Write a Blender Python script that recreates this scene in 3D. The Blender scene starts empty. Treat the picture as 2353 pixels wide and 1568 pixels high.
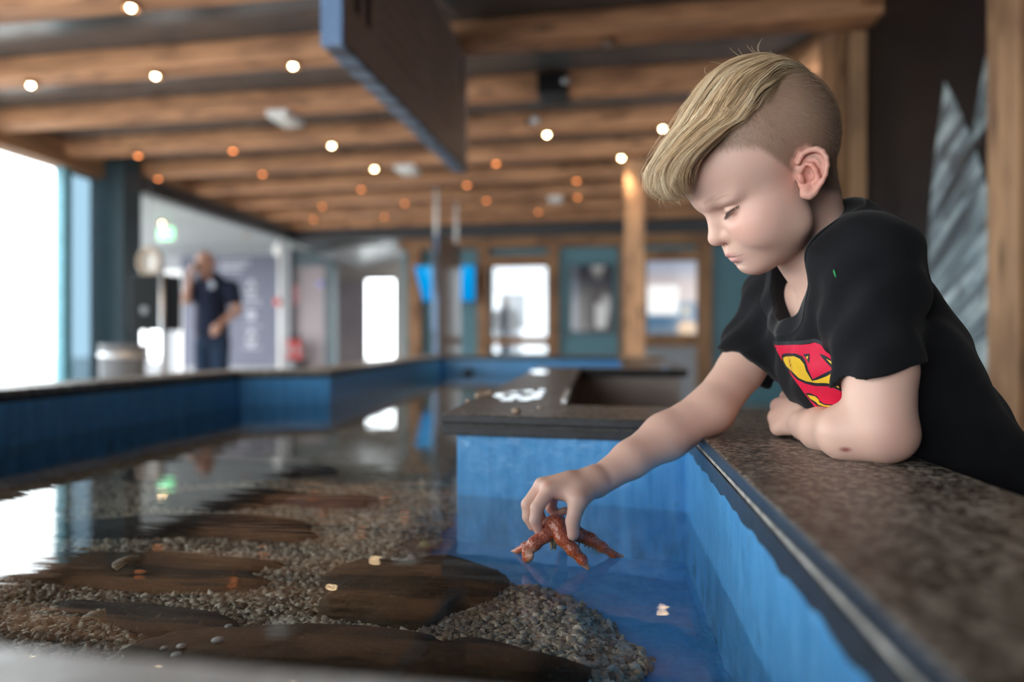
import bpy, math, random
import numpy as np
from mathutils import Matrix, Vector
random.seed(7); RNG = np.random.default_rng(7)
SC = bpy.context.scene; COL = SC.collection
FOC, CX, CY = 1569.0, 1176.5, 784.0        # a 24 mm lens on a 36 mm sensor, level camera
TH = math.atan(.143); CT, ST = math.cos(TH), math.sin(TH); CAMZ = .92
# ---------------------------------------------------------------- coordinates
def w3(x, y, z):                            # camera-relative metres (right, forward, up) -> world
    return (x*CT - y*ST, x*ST + y*CT, z + CAMZ)
def wa(P):
    P = np.asarray(P, float)
    return np.stack([P[:,0]*CT - P[:,1]*ST, P[:,0]*ST + P[:,1]*CT, P[:,2] + CAMZ], 1)
def cp(px, py, d): return np.array([(px-CX)/FOC*d, d, -(py-CY)/FOC*d])
def W(px, py, d): return w3(*cp(px, py, d))
def ray(px, py): return (((px-CX)/FOC)*CT - ST, ((px-CX)/FOC)*ST + CT, -(py-CY)/FOC)
def hitY(px, py, Y): r = ray(px, py); s = Y/r[1]; return (r[0]*s, Y, r[2]*s + CAMZ)
def hitX(px, py, X): r = ray(px, py); s = X/r[0]; return (X, r[1]*s, r[2]*s + CAMZ)
# ---------------------------------------------------------------- materials
def lin(r, g, b): return tuple(((c/255)/12.92 if c/255 <= .04045 else (((c/255)+.055)/1.055)**2.4) for c in (r, g, b)) + (1,)
class NT:
    def __init__(s, name):
        s.m = bpy.data.materials.new(name); s.m.use_nodes = True; s.t = s.m.node_tree; s.t.nodes.clear()
        s.out = s.n('ShaderNodeOutputMaterial')
    def n(s, typ, **kw):
        nd = s.t.nodes.new(typ)
        for k, v in kw.items(): setattr(nd, k, v)
        return nd
    def l(s, a, b): s.t.links.new(a, b)
    def coord(s, scale=(1,1,1), which='Object', rot=(0,0,0)):
        tc = s.n('ShaderNodeTexCoord'); mp = s.n('ShaderNodeMapping'); mp.inputs['Scale'].default_value = scale; mp.inputs['Rotation'].default_value = rot
        s.l(tc.outputs[which], mp.inputs['Vector']); return mp.outputs[0]
    def noise(s, vec, scale, detail=4, rough=.55, dist=0):
        nd = s.n('ShaderNodeTexNoise'); s.l(vec, nd.inputs['Vector']); nd.inputs['Scale'].default_value = scale
        nd.inputs['Detail'].default_value = detail; nd.inputs['Roughness'].default_value = rough; nd.inputs['Distortion'].default_value = dist
        return nd.outputs['Fac']
    def ramp(s, fac, stops):
        nd = s.n('ShaderNodeValToRGB'); s.l(fac, nd.inputs['Fac']); e = nd.color_ramp.elements
        while len(e) < len(stops): e.new(.5)
        for x, (p, c) in zip(e, stops): x.position = p; x.color = c
        return nd.outputs['Color']
    def mix(s, fac, a, b, blend='MIX'):
        nd = s.n('ShaderNodeMix', data_type='RGBA', blend_type=blend)
        for sock, v in ((nd.inputs[0], fac), (nd.inputs[6], a), (nd.inputs[7], b)):
            if hasattr(v, 'is_linked'): s.l(v, sock)
            else: sock.default_value = v
        return nd.outputs[2]
    def bsdf(s, color, rough=.5, metal=0, spec=.5, bump=None, bstr=.3, bdist=.01, **kw):
        b = s.n('ShaderNodeBsdfPrincipled')
        if hasattr(color, 'is_linked'): s.l(color, b.inputs['Base Color'])
        else: b.inputs['Base Color'].default_value = color
        if hasattr(rough, 'is_linked'): s.l(rough, b.inputs['Roughness'])
        else: b.inputs['Roughness'].default_value = rough
        b.inputs['Metallic'].default_value = metal; b.inputs['Specular IOR Level'].default_value = spec
        for k, v in kw.items(): b.inputs[k.replace('_', ' ')].default_value = v
        if bump is not None:
            bp = s.n('ShaderNodeBump'); bp.inputs['Strength'].default_value = bstr; bp.inputs['Distance'].default_value = bdist
            s.l(bump, bp.inputs['Height']); s.l(bp.outputs[0], b.inputs['Normal'])
        s.l(b.outputs[0], s.out.inputs['Surface']); return b
MATS = {}
def plain(name, col, rough=.5, metal=0, spec=.5, var=.12, sc=8, **kw):
    t = NT(name); v = t.coord()
    n = t.noise(v, sc, 3); dk = tuple(c*(1-var) for c in col[:3]) + (1,); lt = tuple(min(1, c*(1+var)) for c in col[:3]) + (1,)
    t.bsdf(t.ramp(n, [(.3, dk), (.7, lt)]), rough, metal, spec, n, .08, .004, **kw); MATS[name] = t.m; return t.m
def emit(name, col, strength):
    t = NT(name); e = t.n('ShaderNodeEmission'); e.inputs['Color'].default_value = col; e.inputs['Strength'].default_value = strength
    t.l(e.outputs[0], t.out.inputs['Surface']); MATS[name] = t.m; return t.m
def wood(name, base, axis='X', dark=.45, seed=0):
    t = NT(name); s = {'X': (.35, 6, 6), 'Y': (6, .35, 6), 'Z': (6, 6, .35)}[axis]
    v = t.coord(s, rot=(0, 0, 0)); n1 = t.noise(v, 3.1 + seed*.37, 6, .65, .6)
    v2 = t.coord({'X': (1, 3, 3), 'Y': (3, 1, 3), 'Z': (3, 3, 1)}[axis]); n2 = t.noise(v2, 2.3 + seed*.2, 3, .5)
    dk = tuple(c*dark for c in base[:3]) + (1,); lt = tuple(min(1, c*1.35) for c in base[:3]) + (1,)
    c = t.ramp(n1, [(.25, dk), (.5, base), (.75, lt)])
    kn = t.n('ShaderNodeTexVoronoi'); t.l(v2, kn.inputs['Vector']); kn.inputs['Scale'].default_value = 2.9
    kf = t.ramp(kn.outputs['Distance'], [(.10, (.85,.85,.85,1)), (.30, (0,0,0,1))])
    c = t.mix(kf, c, tuple(x*.3 for x in base[:3]) + (1,))
    st = t.ramp(n2, [(.46, (0,0,0,1)), (.66, (.85,.85,.85,1))]); c = t.mix(st, c, (base[0]*.55, base[1]*.52, base[2]*.55, 1))
    t.bsdf(c, .62, 0, .3, n1, .35, .006); MATS[name] = t.m; return t.m
M_WOOD = wood('old_timber', (.56, .288, .150, 1), 'X', .42)
M_WOODY = wood('old_timber_lengthwise', (.38, .20, .10, 1), 'Y')
M_WOODB = wood('old_timber_rail', (.30, .160, .080, 1), 'X')
M_WOODZ = wood('old_timber_upright', (.30, .160, .080, 1), 'Z')
M_WOODP = wood('pale_timber_upright', (.42, .245, .135, 1), 'Z', .6, 1)
M_CEIL = plain('charcoal_ceiling_paint', (.085, .090, .096, 1), .22, spec=.7)
M_DARK = plain('black_paint', (.022, .023, .026, 1), .45)
M_BLACK = plain('black_plastic', (.010, .010, .012, 1), .45, spec=.25)
M_TEAL = plain('teal_paint', (.075, .19, .235, 1), .5, var=.08, sc=2)
M_TEALD = plain('dark_teal_paint', (.028, .055, .068, 1), .5)
M_FRAME = plain('window_frame_teal', (.11, .33, .42, 1), .4)
M_REVEAL = plain('window_reveal_pale_blue', (.52, .70, .80, 1), .5, var=.04)
M_GREYW = plain('grey_wall_paint', (.27, .28, .30, 1), .6, var=.05, sc=2)
M_ANNEX = plain('pale_ceiling_paint', (.30, .335, .35, 1), .6, var=.04, sc=1)
M_WHITE = plain('white_plastic', (.80, .80, .79, 1), .4, var=.03)
M_TAUPE = plain('taupe_paint', (.36, .30, .265, 1), .55)
M_FLOOR = plain('pale_grey_floor', (.46, .42, .38, 1), .45, var=.2, sc=3)
M_STEEL = plain('brushed_steel', (.55, .56, .58, 1), .32, 1, var=.05)
M_GREYM = plain('grey_bin_plastic', (.15, .16, .175, 1), .5, var=.05)
M_RED = plain('red_enamel', (.42, .022, .018, 1), .35)
M_BRONZE = plain('bronze_housing', (.30, .16, .08, 1), .4, .6)
M_PANEL = plain('slate_panel', (.080, .085, .125, 1), .6, var=.05, sc=1)
M_PANTXT = plain('panel_print', (.32, .33, .38, 1), .6, var=.03)
M_PINK = plain('lilac_panel', (.235, .195, .205, 1), .5, var=.15, sc=1)
M_MAT = plain('neon_mat', (.6, .25, .2, 1), .5)
E_BULB = emit('bulb_glow_bright', (1, .74, .42, 1), 60)
E_DIM = emit('bulb_glow_dim', (1, .30, .09, 1), 7.5)
E_EXIT = emit('exit_sign_glow', (.25, 1, .45, 1), 2.2)
E_TEXT = emit('exit_symbol_glow', (.8, 1, .9, 1), 2.6)
def stone(name, a, b, rough=.33, sc=95):
    t = NT(name); v = t.coord((1, 1, 1)); n1 = t.noise(v, sc, 7, .72, .4); n2 = t.noise(v, 9, 4, .6)
    c = t.ramp(n1, [(.445, a), (.50, tuple(x*.6+y*.4*.6 for x, y in zip(a, b))[:3]+(1,)), (.56, b)])
    c = t.mix(t.ramp(n2, [(.35, (.35, .35, .35, 1)), (.65, (0, 0, 0, 1))]), c, tuple(x*.6 for x in a[:3]) + (1,))
    t.bsdf(c, t.ramp(n1, [(.3, (rough-.1,)*3 + (1,)), (.7, (rough+.15,)*3 + (1,))]), 0, .5, n1, .5, .0016); MATS[name] = t.m; return t.m
M_STONE = stone('dark_granite', (.036, .028, .022, 1), (.46, .41, .35, 1), .33, 150)
M_STONEL = stone('grey_granite', (.20, .185, .16, 1), (.50, .47, .42, 1), .4, 60)
M_NEAR = stone('pale_grey_granite', (.74, .74, .73, 1), (.92, .92, .91, 1), .28, 60)
M_LIP = plain('black_edge_band', (.016, .017, .019, 1), .35, var=.5, sc=60)
M_LIPB = plain('slate_blue_edge_band', (.030, .040, .056, 1), .35, var=.3, sc=60)
M_SEALD = plain('dark_sealant', (.05, .045, .04, 1), .6, var=.5, sc=90)
M_SEAL = plain('pale_sealant', (.45, .43, .40, 1), .5, var=.4, sc=90)
def bluepaint(name='blue_pool_paint', grime=True):
    t = NT(name); v = t.coord(); n = t.noise(v, 26, 5, .55); n2 = t.noise(t.coord((30, 30, 2.2)), 2.5, 4, .6)
    c = t.ramp(n2, [(.3, (.070, .29, .60, 1)), (.55, (.105, .375, .72, 1)), (.8, (.18, .46, .78, 1))])
    c = t.mix(t.ramp(n, [(.64, (0,0,0,1)), (.72, (.35,.35,.35,1))]), c, (.03, .12, .25, 1))
    sx = t.n('ShaderNodeSeparateXYZ'); t.l(t.coord(), sx.inputs[0]); gm = t.n('ShaderNodeMapRange'); t.l(sx.outputs[2], gm.inputs[0]); gm.inputs[1].default_value = .690; gm.inputs[2].default_value = .635
    n3 = t.noise(t.coord((1, 1, .35)), 22, 6, .7); mm = t.n('ShaderNodeMath', operation='MULTIPLY'); t.l(gm.outputs[0], mm.inputs[0]); t.l(t.ramp(n3, [(.42, (0,0,0,1)), (.62, (.75,.75,.75,1))]), mm.inputs[1])
    if grime: c = t.mix(mm.outputs[0], c, (.02, .045, .06, 1))                 # algae film below the waterline
    t.bsdf(c, .28, 0, .5, n, .75, .006); MATS['blue'] = t.m; return t.m
M_BLUE = bluepaint(); M_BLUEF = bluepaint('blue_pool_floor_paint', False)
def gravelmat():
    t = NT('shell_gravel'); at = t.n('ShaderNodeAttribute', attribute_name='Col'); v = t.coord(); n = t.noise(v, 300, 3)
    t.bsdf(t.mix(.35, at.outputs['Color'], t.ramp(n, [(.3, (.18,.15,.11,1)), (.7, (.60,.55,.46,1))])), .6); return t.m
def gravelbase():
    t = NT('shell_sand'); v = t.coord(); vo = t.n('ShaderNodeTexVoronoi'); t.l(v, vo.inputs['Vector']); vo.inputs['Scale'].default_value = 170
    hs = t.n('ShaderNodeSeparateColor'); t.l(vo.outputs['Color'], hs.inputs[0])
    c = t.ramp(hs.outputs[0], [(0, (.13,.105,.075,1)), (.35, (.36,.30,.22,1)), (.7, (.55,.48,.37,1)), (1, (.75,.70,.60,1))])
    n = t.noise(v, 5, 3); c = t.mix(t.ramp(n, [(.3, (.55,.55,.55,1)), (.7, (0,0,0,1))]), c, (.17,.14,.10,1))
    t.bsdf(c, .6, 0, .3, vo.outputs['Distance'], .8, .004); return t.m
def rockmat(name, a, b):
    t = NT(name); v = t.coord(); n = t.noise(v, 14, 8, .7); n2 = t.noise(v, 150, 3)
    c = t.ramp(n, [(.3, a), (.7, b)]); c = t.mix(t.ramp(n2, [(.62, (0,0,0,1)), (.72, (.5,.5,.5,1))]), c, (.20,.15,.09,1))
    t.bsdf(c, .75, 0, .25, n, .6, .01); return t.m
M_ROCK = rockmat('algae_brown_rock', (.035, .021, .010, 1), (.115, .066, .030, 1))
M_ROCKD = rockmat('dark_rock', (.018, .013, .010, 1), (.06, .042, .028, 1))
M_ROCKM = rockmat('mauve_rock', (.045, .022, .025, 1), (.13, .065, .07, 1))
M_ROCKT = rockmat('tan_rock', (.10, .062, .032, 1), (.24, .16, .09, 1))
def schlick(t, f0, normal=None):                         # reflectance that rises at grazing angles, from either side
    lw = t.n('ShaderNodeLayerWeight'); lw.inputs['Blend'].default_value = .5
    if normal is not None: t.l(normal, lw.inputs['Normal'])
    p = t.n('ShaderNodeMath', operation='POWER'); t.l(lw.outputs['Facing'], p.inputs[0]); p.inputs[1].default_value = 5
    m = t.n('ShaderNodeMath', operation='MULTIPLY_ADD'); t.l(p.outputs[0], m.inputs[0]); m.inputs[1].default_value = 1-f0; m.inputs[2].default_value = f0; return m.outputs[0]
def water():
    t = NT('clear_pool_water'); v = t.coord((1, 1, 1)); n = t.noise(v, 7, 2, .4); n2 = t.noise(t.coord((3, 9, 1)), 2.6, 2, .5)
    sm = t.n('ShaderNodeMath', operation='ADD'); t.l(n, sm.inputs[0]); t.l(n2, sm.inputs[1])
    bp = t.n('ShaderNodeBump'); bp.inputs['Strength'].default_value = .05; bp.inputs['Distance'].default_value = .006; t.l(sm.outputs[0], bp.inputs['Height'])
    fr = schlick(t, .021, bp.outputs[0])
    tr = t.n('ShaderNodeBsdfTransparent'); tr.inputs['Color'].default_value = (.88, .92, .93, 1)
    gl = t.n('ShaderNodeBsdfGlossy'); gl.inputs['Roughness'].default_value = .012; t.l(bp.outputs[0], gl.inputs['Normal'])
    mx = t.n('ShaderNodeMixShader'); t.l(fr, mx.inputs[0]); t.l(tr.outputs[0], mx.inputs[1]); t.l(gl.outputs[0], mx.inputs[2])
    t.l(mx.outputs[0], t.out.inputs['Surface']); return t.m
def glass(name, tint=(.95, .97, .97, 1)):
    t = NT(name); fr = schlick(t, .035)
    tr = t.n('ShaderNodeBsdfTransparent'); tr.inputs['Color'].default_value = tint
    gl = t.n('ShaderNodeBsdfGlossy'); gl.inputs['Roughness'].default_value = .01
    mx = t.n('ShaderNodeMixShader'); t.l(fr, mx.inputs[0]); t.l(tr.outputs[0], mx.inputs[1]); t.l(gl.outputs[0], mx.inputs[2])
    t.l(mx.outputs[0], t.out.inputs['Surface']); return t.m
M_GLASS = glass('window_glass'); M_DROP = glass('water_drop_clear')
def attrmat(name, rough=.5, spec=.4, sss=0, radius=(.012, .005, .003), bump=0, bsc=900, coat=0, sheen=0):
    t = NT(name); at = t.n('ShaderNodeAttribute', attribute_name='Col'); n = t.noise(t.coord(), bsc, 3)
    b = t.bsdf(at.outputs['Color'], rough, 0, spec, n if bump else None, bump, .0006)
    if sss:
        b.inputs['Subsurface Weight'].default_value = sss; b.inputs['Subsurface Radius'].default_value = (1, .42, .25); b.inputs['Subsurface Scale'].default_value = radius[0]
    b.inputs['Coat Weight'].default_value = coat; b.inputs['Coat Roughness'].default_value = .12
    b.inputs['Sheen Weight'].default_value = sheen
    return t.m
M_SKIN = attrmat('skin', .46, .38, .22, (.008,), .12, 1400)
M_HAIR = attrmat('blond_hair', .38, .45)
M_STAR = attrmat('starfish_skin', .38, .5, .1, (.003,), .0, 400, .35)
def cloth(name, col, sc=1500, rough=.85, sheen=.25):
    t = NT(name); v = t.coord(); n = t.noise(v, sc, 2); n2 = t.noise(v, 40, 3)
    t.bsdf(t.ramp(n2, [(.3, tuple(c*.85 for c in col[:3]) + (1,)), (.7, col)]), rough, 0, .2, n, .5, .0006, Sheen_Weight=sheen, Sheen_Roughness=.4)
    return t.m
M_SHIRT = cloth('black_cotton', (.0075, .0078, .0095, 1), sheen=.06)
M_NAVY = cloth('navy_polo_cotton', (.016, .022, .048, 1))
M_JEAN = cloth('blue_denim', (.022, .042, .085, 1))
M_GREYC = cloth('grey_cloth', (.018, .022, .028, 1))
M_ERED = cloth('red_print', (.70, .014, .058, 1), 900, .6, 0)
M_EYEL = cloth('yellow_print', (.80, .50, .035, 1), 900, .6, 0)
M_EBLK = cloth('dark_grey_print', (.020, .022, .027, 1), 900, .55, 0)
M_GREEN = cloth('green_thread', (.05, .42, .13, 1), 900, .6, 0)
# ---------------------------------------------------------------- objects
class MB:
    def __init__(s): s.v = []; s.f = []; s.mi = []
    def add(s, vs, fs, mi=0):
        o = len(s.v); s.v += [tuple(map(float, p)) for p in vs]; s.f += [tuple(i+o for i in f) for f in fs]; s.mi += [mi]*len(fs); return s
    def box(s, lo, hi, mi=0):
        x0,y0,z0 = lo; x1,y1,z1 = hi
        return s.add([(x0,y0,z0),(x1,y0,z0),(x1,y1,z0),(x0,y1,z0),(x0,y0,z1),(x1,y0,z1),(x1,y1,z1),(x0,y1,z1)],
            [(0,3,2,1),(4,5,6,7),(0,1,5,4),(1,2,6,5),(2,3,7,6),(3,0,4,7)], mi)
    def prism(s, poly, z0, z1, mi=0):
        a = sum(poly[i][0]*poly[(i+1)%len(poly)][1]-poly[(i+1)%len(poly)][0]*poly[i][1] for i in range(len(poly)))
        if a < 0: poly = poly[::-1]
        ms = mi if not isinstance(mi, tuple) else mi[1]; mi = mi if not isinstance(mi, tuple) else mi[0]
        n = len(poly); vs = [(x,y,z0) for x,y in poly]+[(x,y,z1) for x,y in poly]
        s.add(vs, [tuple(range(n))[::-1], tuple(range(n, 2*n))]+[(i,(i+1)%n,n+(i+1)%n,n+i) for i in range(n)], mi)
        if ms != mi: s.mi[-n:] = [ms]*n
        return s
    def bar(s, a, b, w, h, up=(0,0,1), mi=0):          # box along a->b, w sideways, h along up
        a = Vector(a); b = Vector(b); d = (b-a).normalized(); sd = d.cross(Vector(up)).normalized()*w/2; u = sd.cross(d).normalized()*h/2
        vs = [a-sd-u,a+sd-u,a+sd+u,a-sd+u,b-sd-u,b+sd-u,b+sd+u,b-sd+u]
        return s.add(vs, [(0,1,2,3),(4,7,6,5),(0,4,5,1),(1,5,6,2),(2,6,7,3),(3,7,4,0)], mi)
    def tube(s, pts, r, n=12, mi=0):
        pts = [Vector(p) for p in pts]; k = len(pts); r = r if hasattr(r, '__len__') else [r]*k; vs = []; up = None
        for i, p in enumerate(pts):
            d = (pts[min(i+1,k-1)]-pts[max(i-1,0)]).normalized()
            if up is None: up = d.orthogonal().normalized()
            a = (up-d*up.dot(d)).normalized(); b = d.cross(a); up = a
            vs += [p+(a*math.cos(2*math.pi*j/n)+b*math.sin(2*math.pi*j/n))*r[i] for j in range(n)]
        fs = [(i*n+j, i*n+(j+1)%n, (i+1)*n+(j+1)%n, (i+1)*n+j) for i in range(k-1) for j in range(n)]
        return s.add(vs, fs+[tuple(range(n))[::-1], tuple(range((k-1)*n, k*n))], mi)
    def lathe(s, c, prof, n=24, axis='Z', mi=0):
        vs = []
        for r, h in prof:
            for j in range(n):
                a = 2*math.pi*j/n; p = (r*math.cos(a), r*math.sin(a), h)
                if axis == 'Y': p = (p[0], -p[2], p[1])
                if axis == 'X': p = (p[2], p[1], -p[0])
                vs.append((c[0]+p[0], c[1]+p[1], c[2]+p[2]))
        k = len(prof); fs = [(i*n+j, i*n+(j+1)%n, (i+1)*n+(j+1)%n, (i+1)*n+j) for i in range(k-1) for j in range(n)]
        return s.add(vs, fs+[tuple(range(n))[::-1], tuple(range((k-1)*n, k*n))], mi)
    def build(s, name, mat, parent=None, smooth=False, bevel=0):
        me = bpy.data.meshes.new(name); me.from_pydata(s.v, [], s.f)
        return mkobj(name, me, mat, parent, smooth, bevel, s.mi)
def mkobj(name, me, mat, parent=None, smooth=False, bevel=0, mi=None):
    for m in (mat if isinstance(mat, (list, tuple)) else [mat]): me.materials.append(m)
    if mi and any(mi): me.polygons.foreach_set('material_index', mi)
    if smooth: me.polygons.foreach_set('use_smooth', [True]*len(me.polygons))
    me.update(); o = bpy.data.objects.new(name, me); COL.objects.link(o)
    if bevel:
        b = o.modifiers.new('bevel', 'BEVEL'); b.width = bevel; b.segments = 2; b.limit_method = 'ANGLE'; b.angle_limit = .6
    if parent is not None: adopt(o, parent)
    return o
def adopt(o, parent):
    o.parent = parent; o.matrix_parent_inverse = Matrix.Translation(-wloc(parent))
def wloc(o): return Vector(o.location) if o.parent is None else wloc(o.parent)+o.matrix_parent_inverse.translation+Vector(o.location)
def tag(o, label, cat, group=None, kind=None):
    o['label'] = label; o['category'] = cat
    if group: o['group'] = group
    if kind: o['kind'] = kind
    return o
def thing(name, label, cat, loc=(0,0,0), group=None):
    o = bpy.data.objects.new(name, None); COL.objects.link(o); o.location = loc; o.empty_display_size = .05
    return tag(o, label, cat, group)
def struct(name, mb, mat, label=None, cat=None, smooth=False, bevel=0):
    o = mb.build(name, mat, None, smooth, bevel); o['kind'] = 'structure'
    if label: o['label'] = label; o['category'] = cat or name.split('_')[0]
    return o
def npmesh(name, V, Fq, mat, parent=None, col=None, smooth=True):
    me = bpy.data.meshes.new(name); V = np.asarray(V, np.float32); Fq = np.asarray(Fq, np.int32); k = Fq.shape[1]
    me.vertices.add(len(V)); me.vertices.foreach_set('co', V.ravel()); me.loops.add(Fq.size); me.loops.foreach_set('vertex_index', Fq.ravel())
    me.polygons.add(len(Fq)); me.polygons.foreach_set('loop_start', np.arange(0, Fq.size, k, dtype=np.int32))
    if smooth: me.polygons.foreach_set('use_smooth', np.ones(len(Fq), bool))
    if col is not None:
        a = me.color_attributes.new('Col', 'FLOAT_COLOR', 'POINT'); c = np.ones((len(V), 4), np.float32); c[:, :3] = col
        a.data.foreach_set('color', c.ravel())
    me.update(calc_edges=True); me.validate()
    return mkobj(name, me, mat, parent)
def pdist(P, poly):                                    # signed distance, negative inside
    P = np.asarray(P, float); d = np.full(len(P), 1e9); ins = np.zeros(len(P), bool); Q = np.array(poly)
    for i in range(len(Q)):
        a, b = Q[i], Q[(i+1) % len(Q)]; e = b-a; w = P-a; tt = np.clip((w@e)/(e@e), 0, 1); d = np.minimum(d, np.linalg.norm(w-tt[:,None]*e, axis=1))
        c = (a[1] > P[:,1]) != (b[1] > P[:,1])
        with np.errstate(divide='ignore', invalid='ignore'): ins ^= c & (P[:,0] < e[0]*(P[:,1]-a[1])/(e[1]+1e-12)+a[0])
    return np.where(ins, -d, d)
# ================================================================= ROOM SHELL
ZJ, ZC = CAMZ+1.75, CAMZ+1.893           # joist underside, ceiling
XL, XR, YB = -5.16, 1.47, 10.4           # window wall, timber wall on the right, back wall
fl = MB().box((-9, -3.2, -.1), (4, 14, 0)); struct('floor', fl, M_FLOOR, 'plain grey floor of the hall', 'floor')
struct('ceiling', MB().box((-5.4, -3.2, ZC), (4, YB+.3, ZC+.1)), M_CEIL, 'charcoal painted ceiling between the timber beams', 'ceiling')
# window wall: plate, sill wall, mullions towards the camera, end column
struct('trim_1', MB().box((XL-.12, -3.2, ZJ-.10), (XL+.10, 6.52, ZC)), M_WOODY, 'rough timber plate running above the big window', 'trim')
struct('wall_rear', MB().box((-.9, -3.35, 0), (XR+.15, -3.2, ZC)).box((-5.4, -3.35, 0), (-.9, -3.2, .3)).box((-5.4, -3.35, 2.6), (-.9, -3.2, ZC)), M_GREYW, 'grey wall behind the viewer around the unseen added window', 'wall')
rw = thing('unseen_rear_window', 'unseen wide window added behind the viewer to light the boy', 'window', (-3, -3.25, .3)); rw['kind'] = 'structure'  # unseen window, added to light the boy's face from the rear left
for xx in (-5.25, -3.8, -2.35, -.93): MB().box((xx-.04, -3.3, .3), (xx+.04, -3.22, 2.6)).build('mullion', M_FRAME, rw)  # mullions of the unseen added window
struct('wall_left', MB().box((XL-.15, -3.2, 0), (XL+.02, 6.1, .30)), M_TEALD, 'low dark wall under the big window', 'wall')
wn = thing('window_1', 'tall bright window along the left side of the room', 'window', (XL, 5.9, .3)); wn['kind'] = 'structure'
f = MB(); f.box((XL-.06, 5.80, .3), (XL+.04, 5.90, ZJ-.1)); f.build('window_frame', M_FRAME, wn)
MB().box((XL-.03, 5.90, .3), (XL-.01, 6.24, ZJ)).build('tinted_pane', glass('pale_blue_tinted_glass', (.25, .31, .345, 1)), wn)
for yy in (3.3, .9, -1.5): MB().box((XL-.06, yy-.05, .3), (XL+.05, yy+.05, ZJ-.1)).build('mullion', M_FRAME, wn)
MB().box((XL-.03, -3.1, .3), (XL-.02, 5.82, ZJ-.1)).build('window_pane', M_GLASS, wn)
# reveal and dark column at the end of the window wall
b = hitY(219, 500, 6.25); c = hitY(283, 500, 6.25)
struct('wall_column', MB().box((XL-.06, 6.25, 0), (c[0], 6.52, ZC)), M_TEALD, 'dark teal column at the end of the window wall', 'column')
# dark lintel along the opening to the side hall
struct('trim_3', MB().box((-5.12, 6.5, CAMZ+1.58), (-4.9, YB, ZJ)), M_DARK, 'black lintel above the opening to the side hall', 'trim')
struct('trim_4', MB().box((-5.10, 6.4, ZJ), (-4.86, YB, ZC)), M_WOODY, 'brown timber plate on top of the black lintel', 'trim')
# joists
NB = 9; BEAMY = [3.30+.852*k for k in range(-4, NB)]
def beamy(yy, x): return yy-.027*(x+.46*yy)
ORD = ['nearest','second','third','fourth','fifth','sixth','seventh','eighth','ninth']
for k, yy in zip(range(-4, NB), BEAMY):
    xa, xb = (XL if yy < 6.3 else -4.95), XR+(.1 if yy < 4.3 else 1.3); m = MB().add([], [])
    q = [(xa, beamy(yy, xa)), (xb, beamy(yy, xb))]; m.prism([(q[0][0], q[0][1]-.185), (q[1][0], q[1][1]-.185), q[1], q[0]], ZJ, ZC)
    o = m.build('ceiling_beam', M_WOOD, None, False, .012)
    if k >= 0: tag(o, f'rough timber ceiling beam, {ORD[k]} of those in view counted from the front', 'beam', 'timber ceiling beams')
    else: tag(o, f'rough timber ceiling beam overhead, {["nearest","second","third","fourth"][-k-1]} one back from the nearest beam in view', 'beam', 'timber ceiling beams')
struct('trim_5', MB().box((-5.1, YB-.25, CAMZ+1.575), (3.2, YB-.02, ZC)), M_DARK, 'black bulkhead along the top of the back wall', 'trim')
# ---------------------------------------------------------------- back wall
def bz(py, Y=YB): return hitY(1200, py, Y)[2]
def bx(px, Y=YB): return hitY(px, 600, Y)[0]
xl = bx(925)
wb = MB(); gaps = [(1128, 1260, 610, 818)]
x0, x1 = bx(1128), bx(1260)
wb.box((xl, YB, 0), (x0, YB+.15, ZC)); wb.box((x1, YB, 0), (3.2, YB+.15, ZC)); wb.box((x0, YB, bz(604)), (x1, YB+.15, ZC)); wb.box((x0, YB, 0), (x1, YB+.15, bz(812)))
struct('wall_back', wb, M_TEAL, 'teal back wall with timber framing', 'wall')
def post(px0, px1, py0, Y, th, name, label, mat=M_WOODZ, cat='post'):
    a = hitY(px0, 700, Y); b = hitY(px1, 700, Y)
    o = MB().box((a[0], Y, 0), (b[0], Y+th, hitY((px0+px1)/2, py0, Y)[2])).build(name, mat, None, False, .01); return tag(o, label, cat)
YP = YB-.14
post(935, 967, 560, YP, .138, 'timber_post', 'brown timber post at the left end of the teal back wall')
post(1097, 1121, 560, YP, .138, 'timber_post', 'brown timber post between the blue screen and the bright back window')
post(1259, 1283, 560, YP, .138, 'timber_post', 'brown timber post between the bright back window and the teal door')
post(1424, 1438, 560, YP, .138, 'timber_post', 'thin dark timber post right of the teal door')
post(1603, 1637, 545, YP, .138, 'timber_post', 'brown timber post right of the landscape picture')
def rail(px0, px1, py0, py1, Y, th, label, mat=M_WOODB):
    a = hitY(px0, py0, Y); b = hitY(px1, py0, Y); z1 = a[2]; z0 = hitY(px0, py1, Y)[2]
    return tag(MB().box((a[0], Y, z0), (b[0], Y+th, z1)).build('timber_rail', mat, None, False, .008), label, 'rail')
rail(918, 1640, 546, 574, YP-.02, .158, 'long brown timber header across the top of the back wall framing')
rail(1121, 1259, 588, 612, YP, .138, 'timber rail above the bright back window')
rail(1121, 1259, 774, 793, YP, .138, 'timber rail below the bright back window')
rail(1481, 1603, 576, 600, YP, .138, 'timber rail above the landscape picture')
rail(1481, 1603, 770, 796, YP, .138, 'timber rail below the landscape picture')
# window 2 in the back wall
w2 = thing('window_2', 'bright back window with a person standing outside', 'window', (bx(1190), YB, bz(800))); w2['kind'] = 'structure'
fr = MB(); za, zb, zc = bz(608), bz(776), bz(815)
fr.box((x0, YB+.02, zb-.03), (x1, YB+.10, zb)); fr.box((x0, YB+.02, zc), (x0+.03, YB+.10, za)); fr.box((x1-.03, YB+.02, zc), (x1, YB+.10, za)); fr.box((x0, YB+.02, za-.03), (x1, YB+.10, za))
fr.build('window_frame', M_GREYM, w2); MB().box((x0+.03, YB+.05, zc), (x1-.03, YB+.06, za-.03)).build('window_pane', glass('grey_tinted_glass', (.66, .68, .69, 1)), w2)
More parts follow.
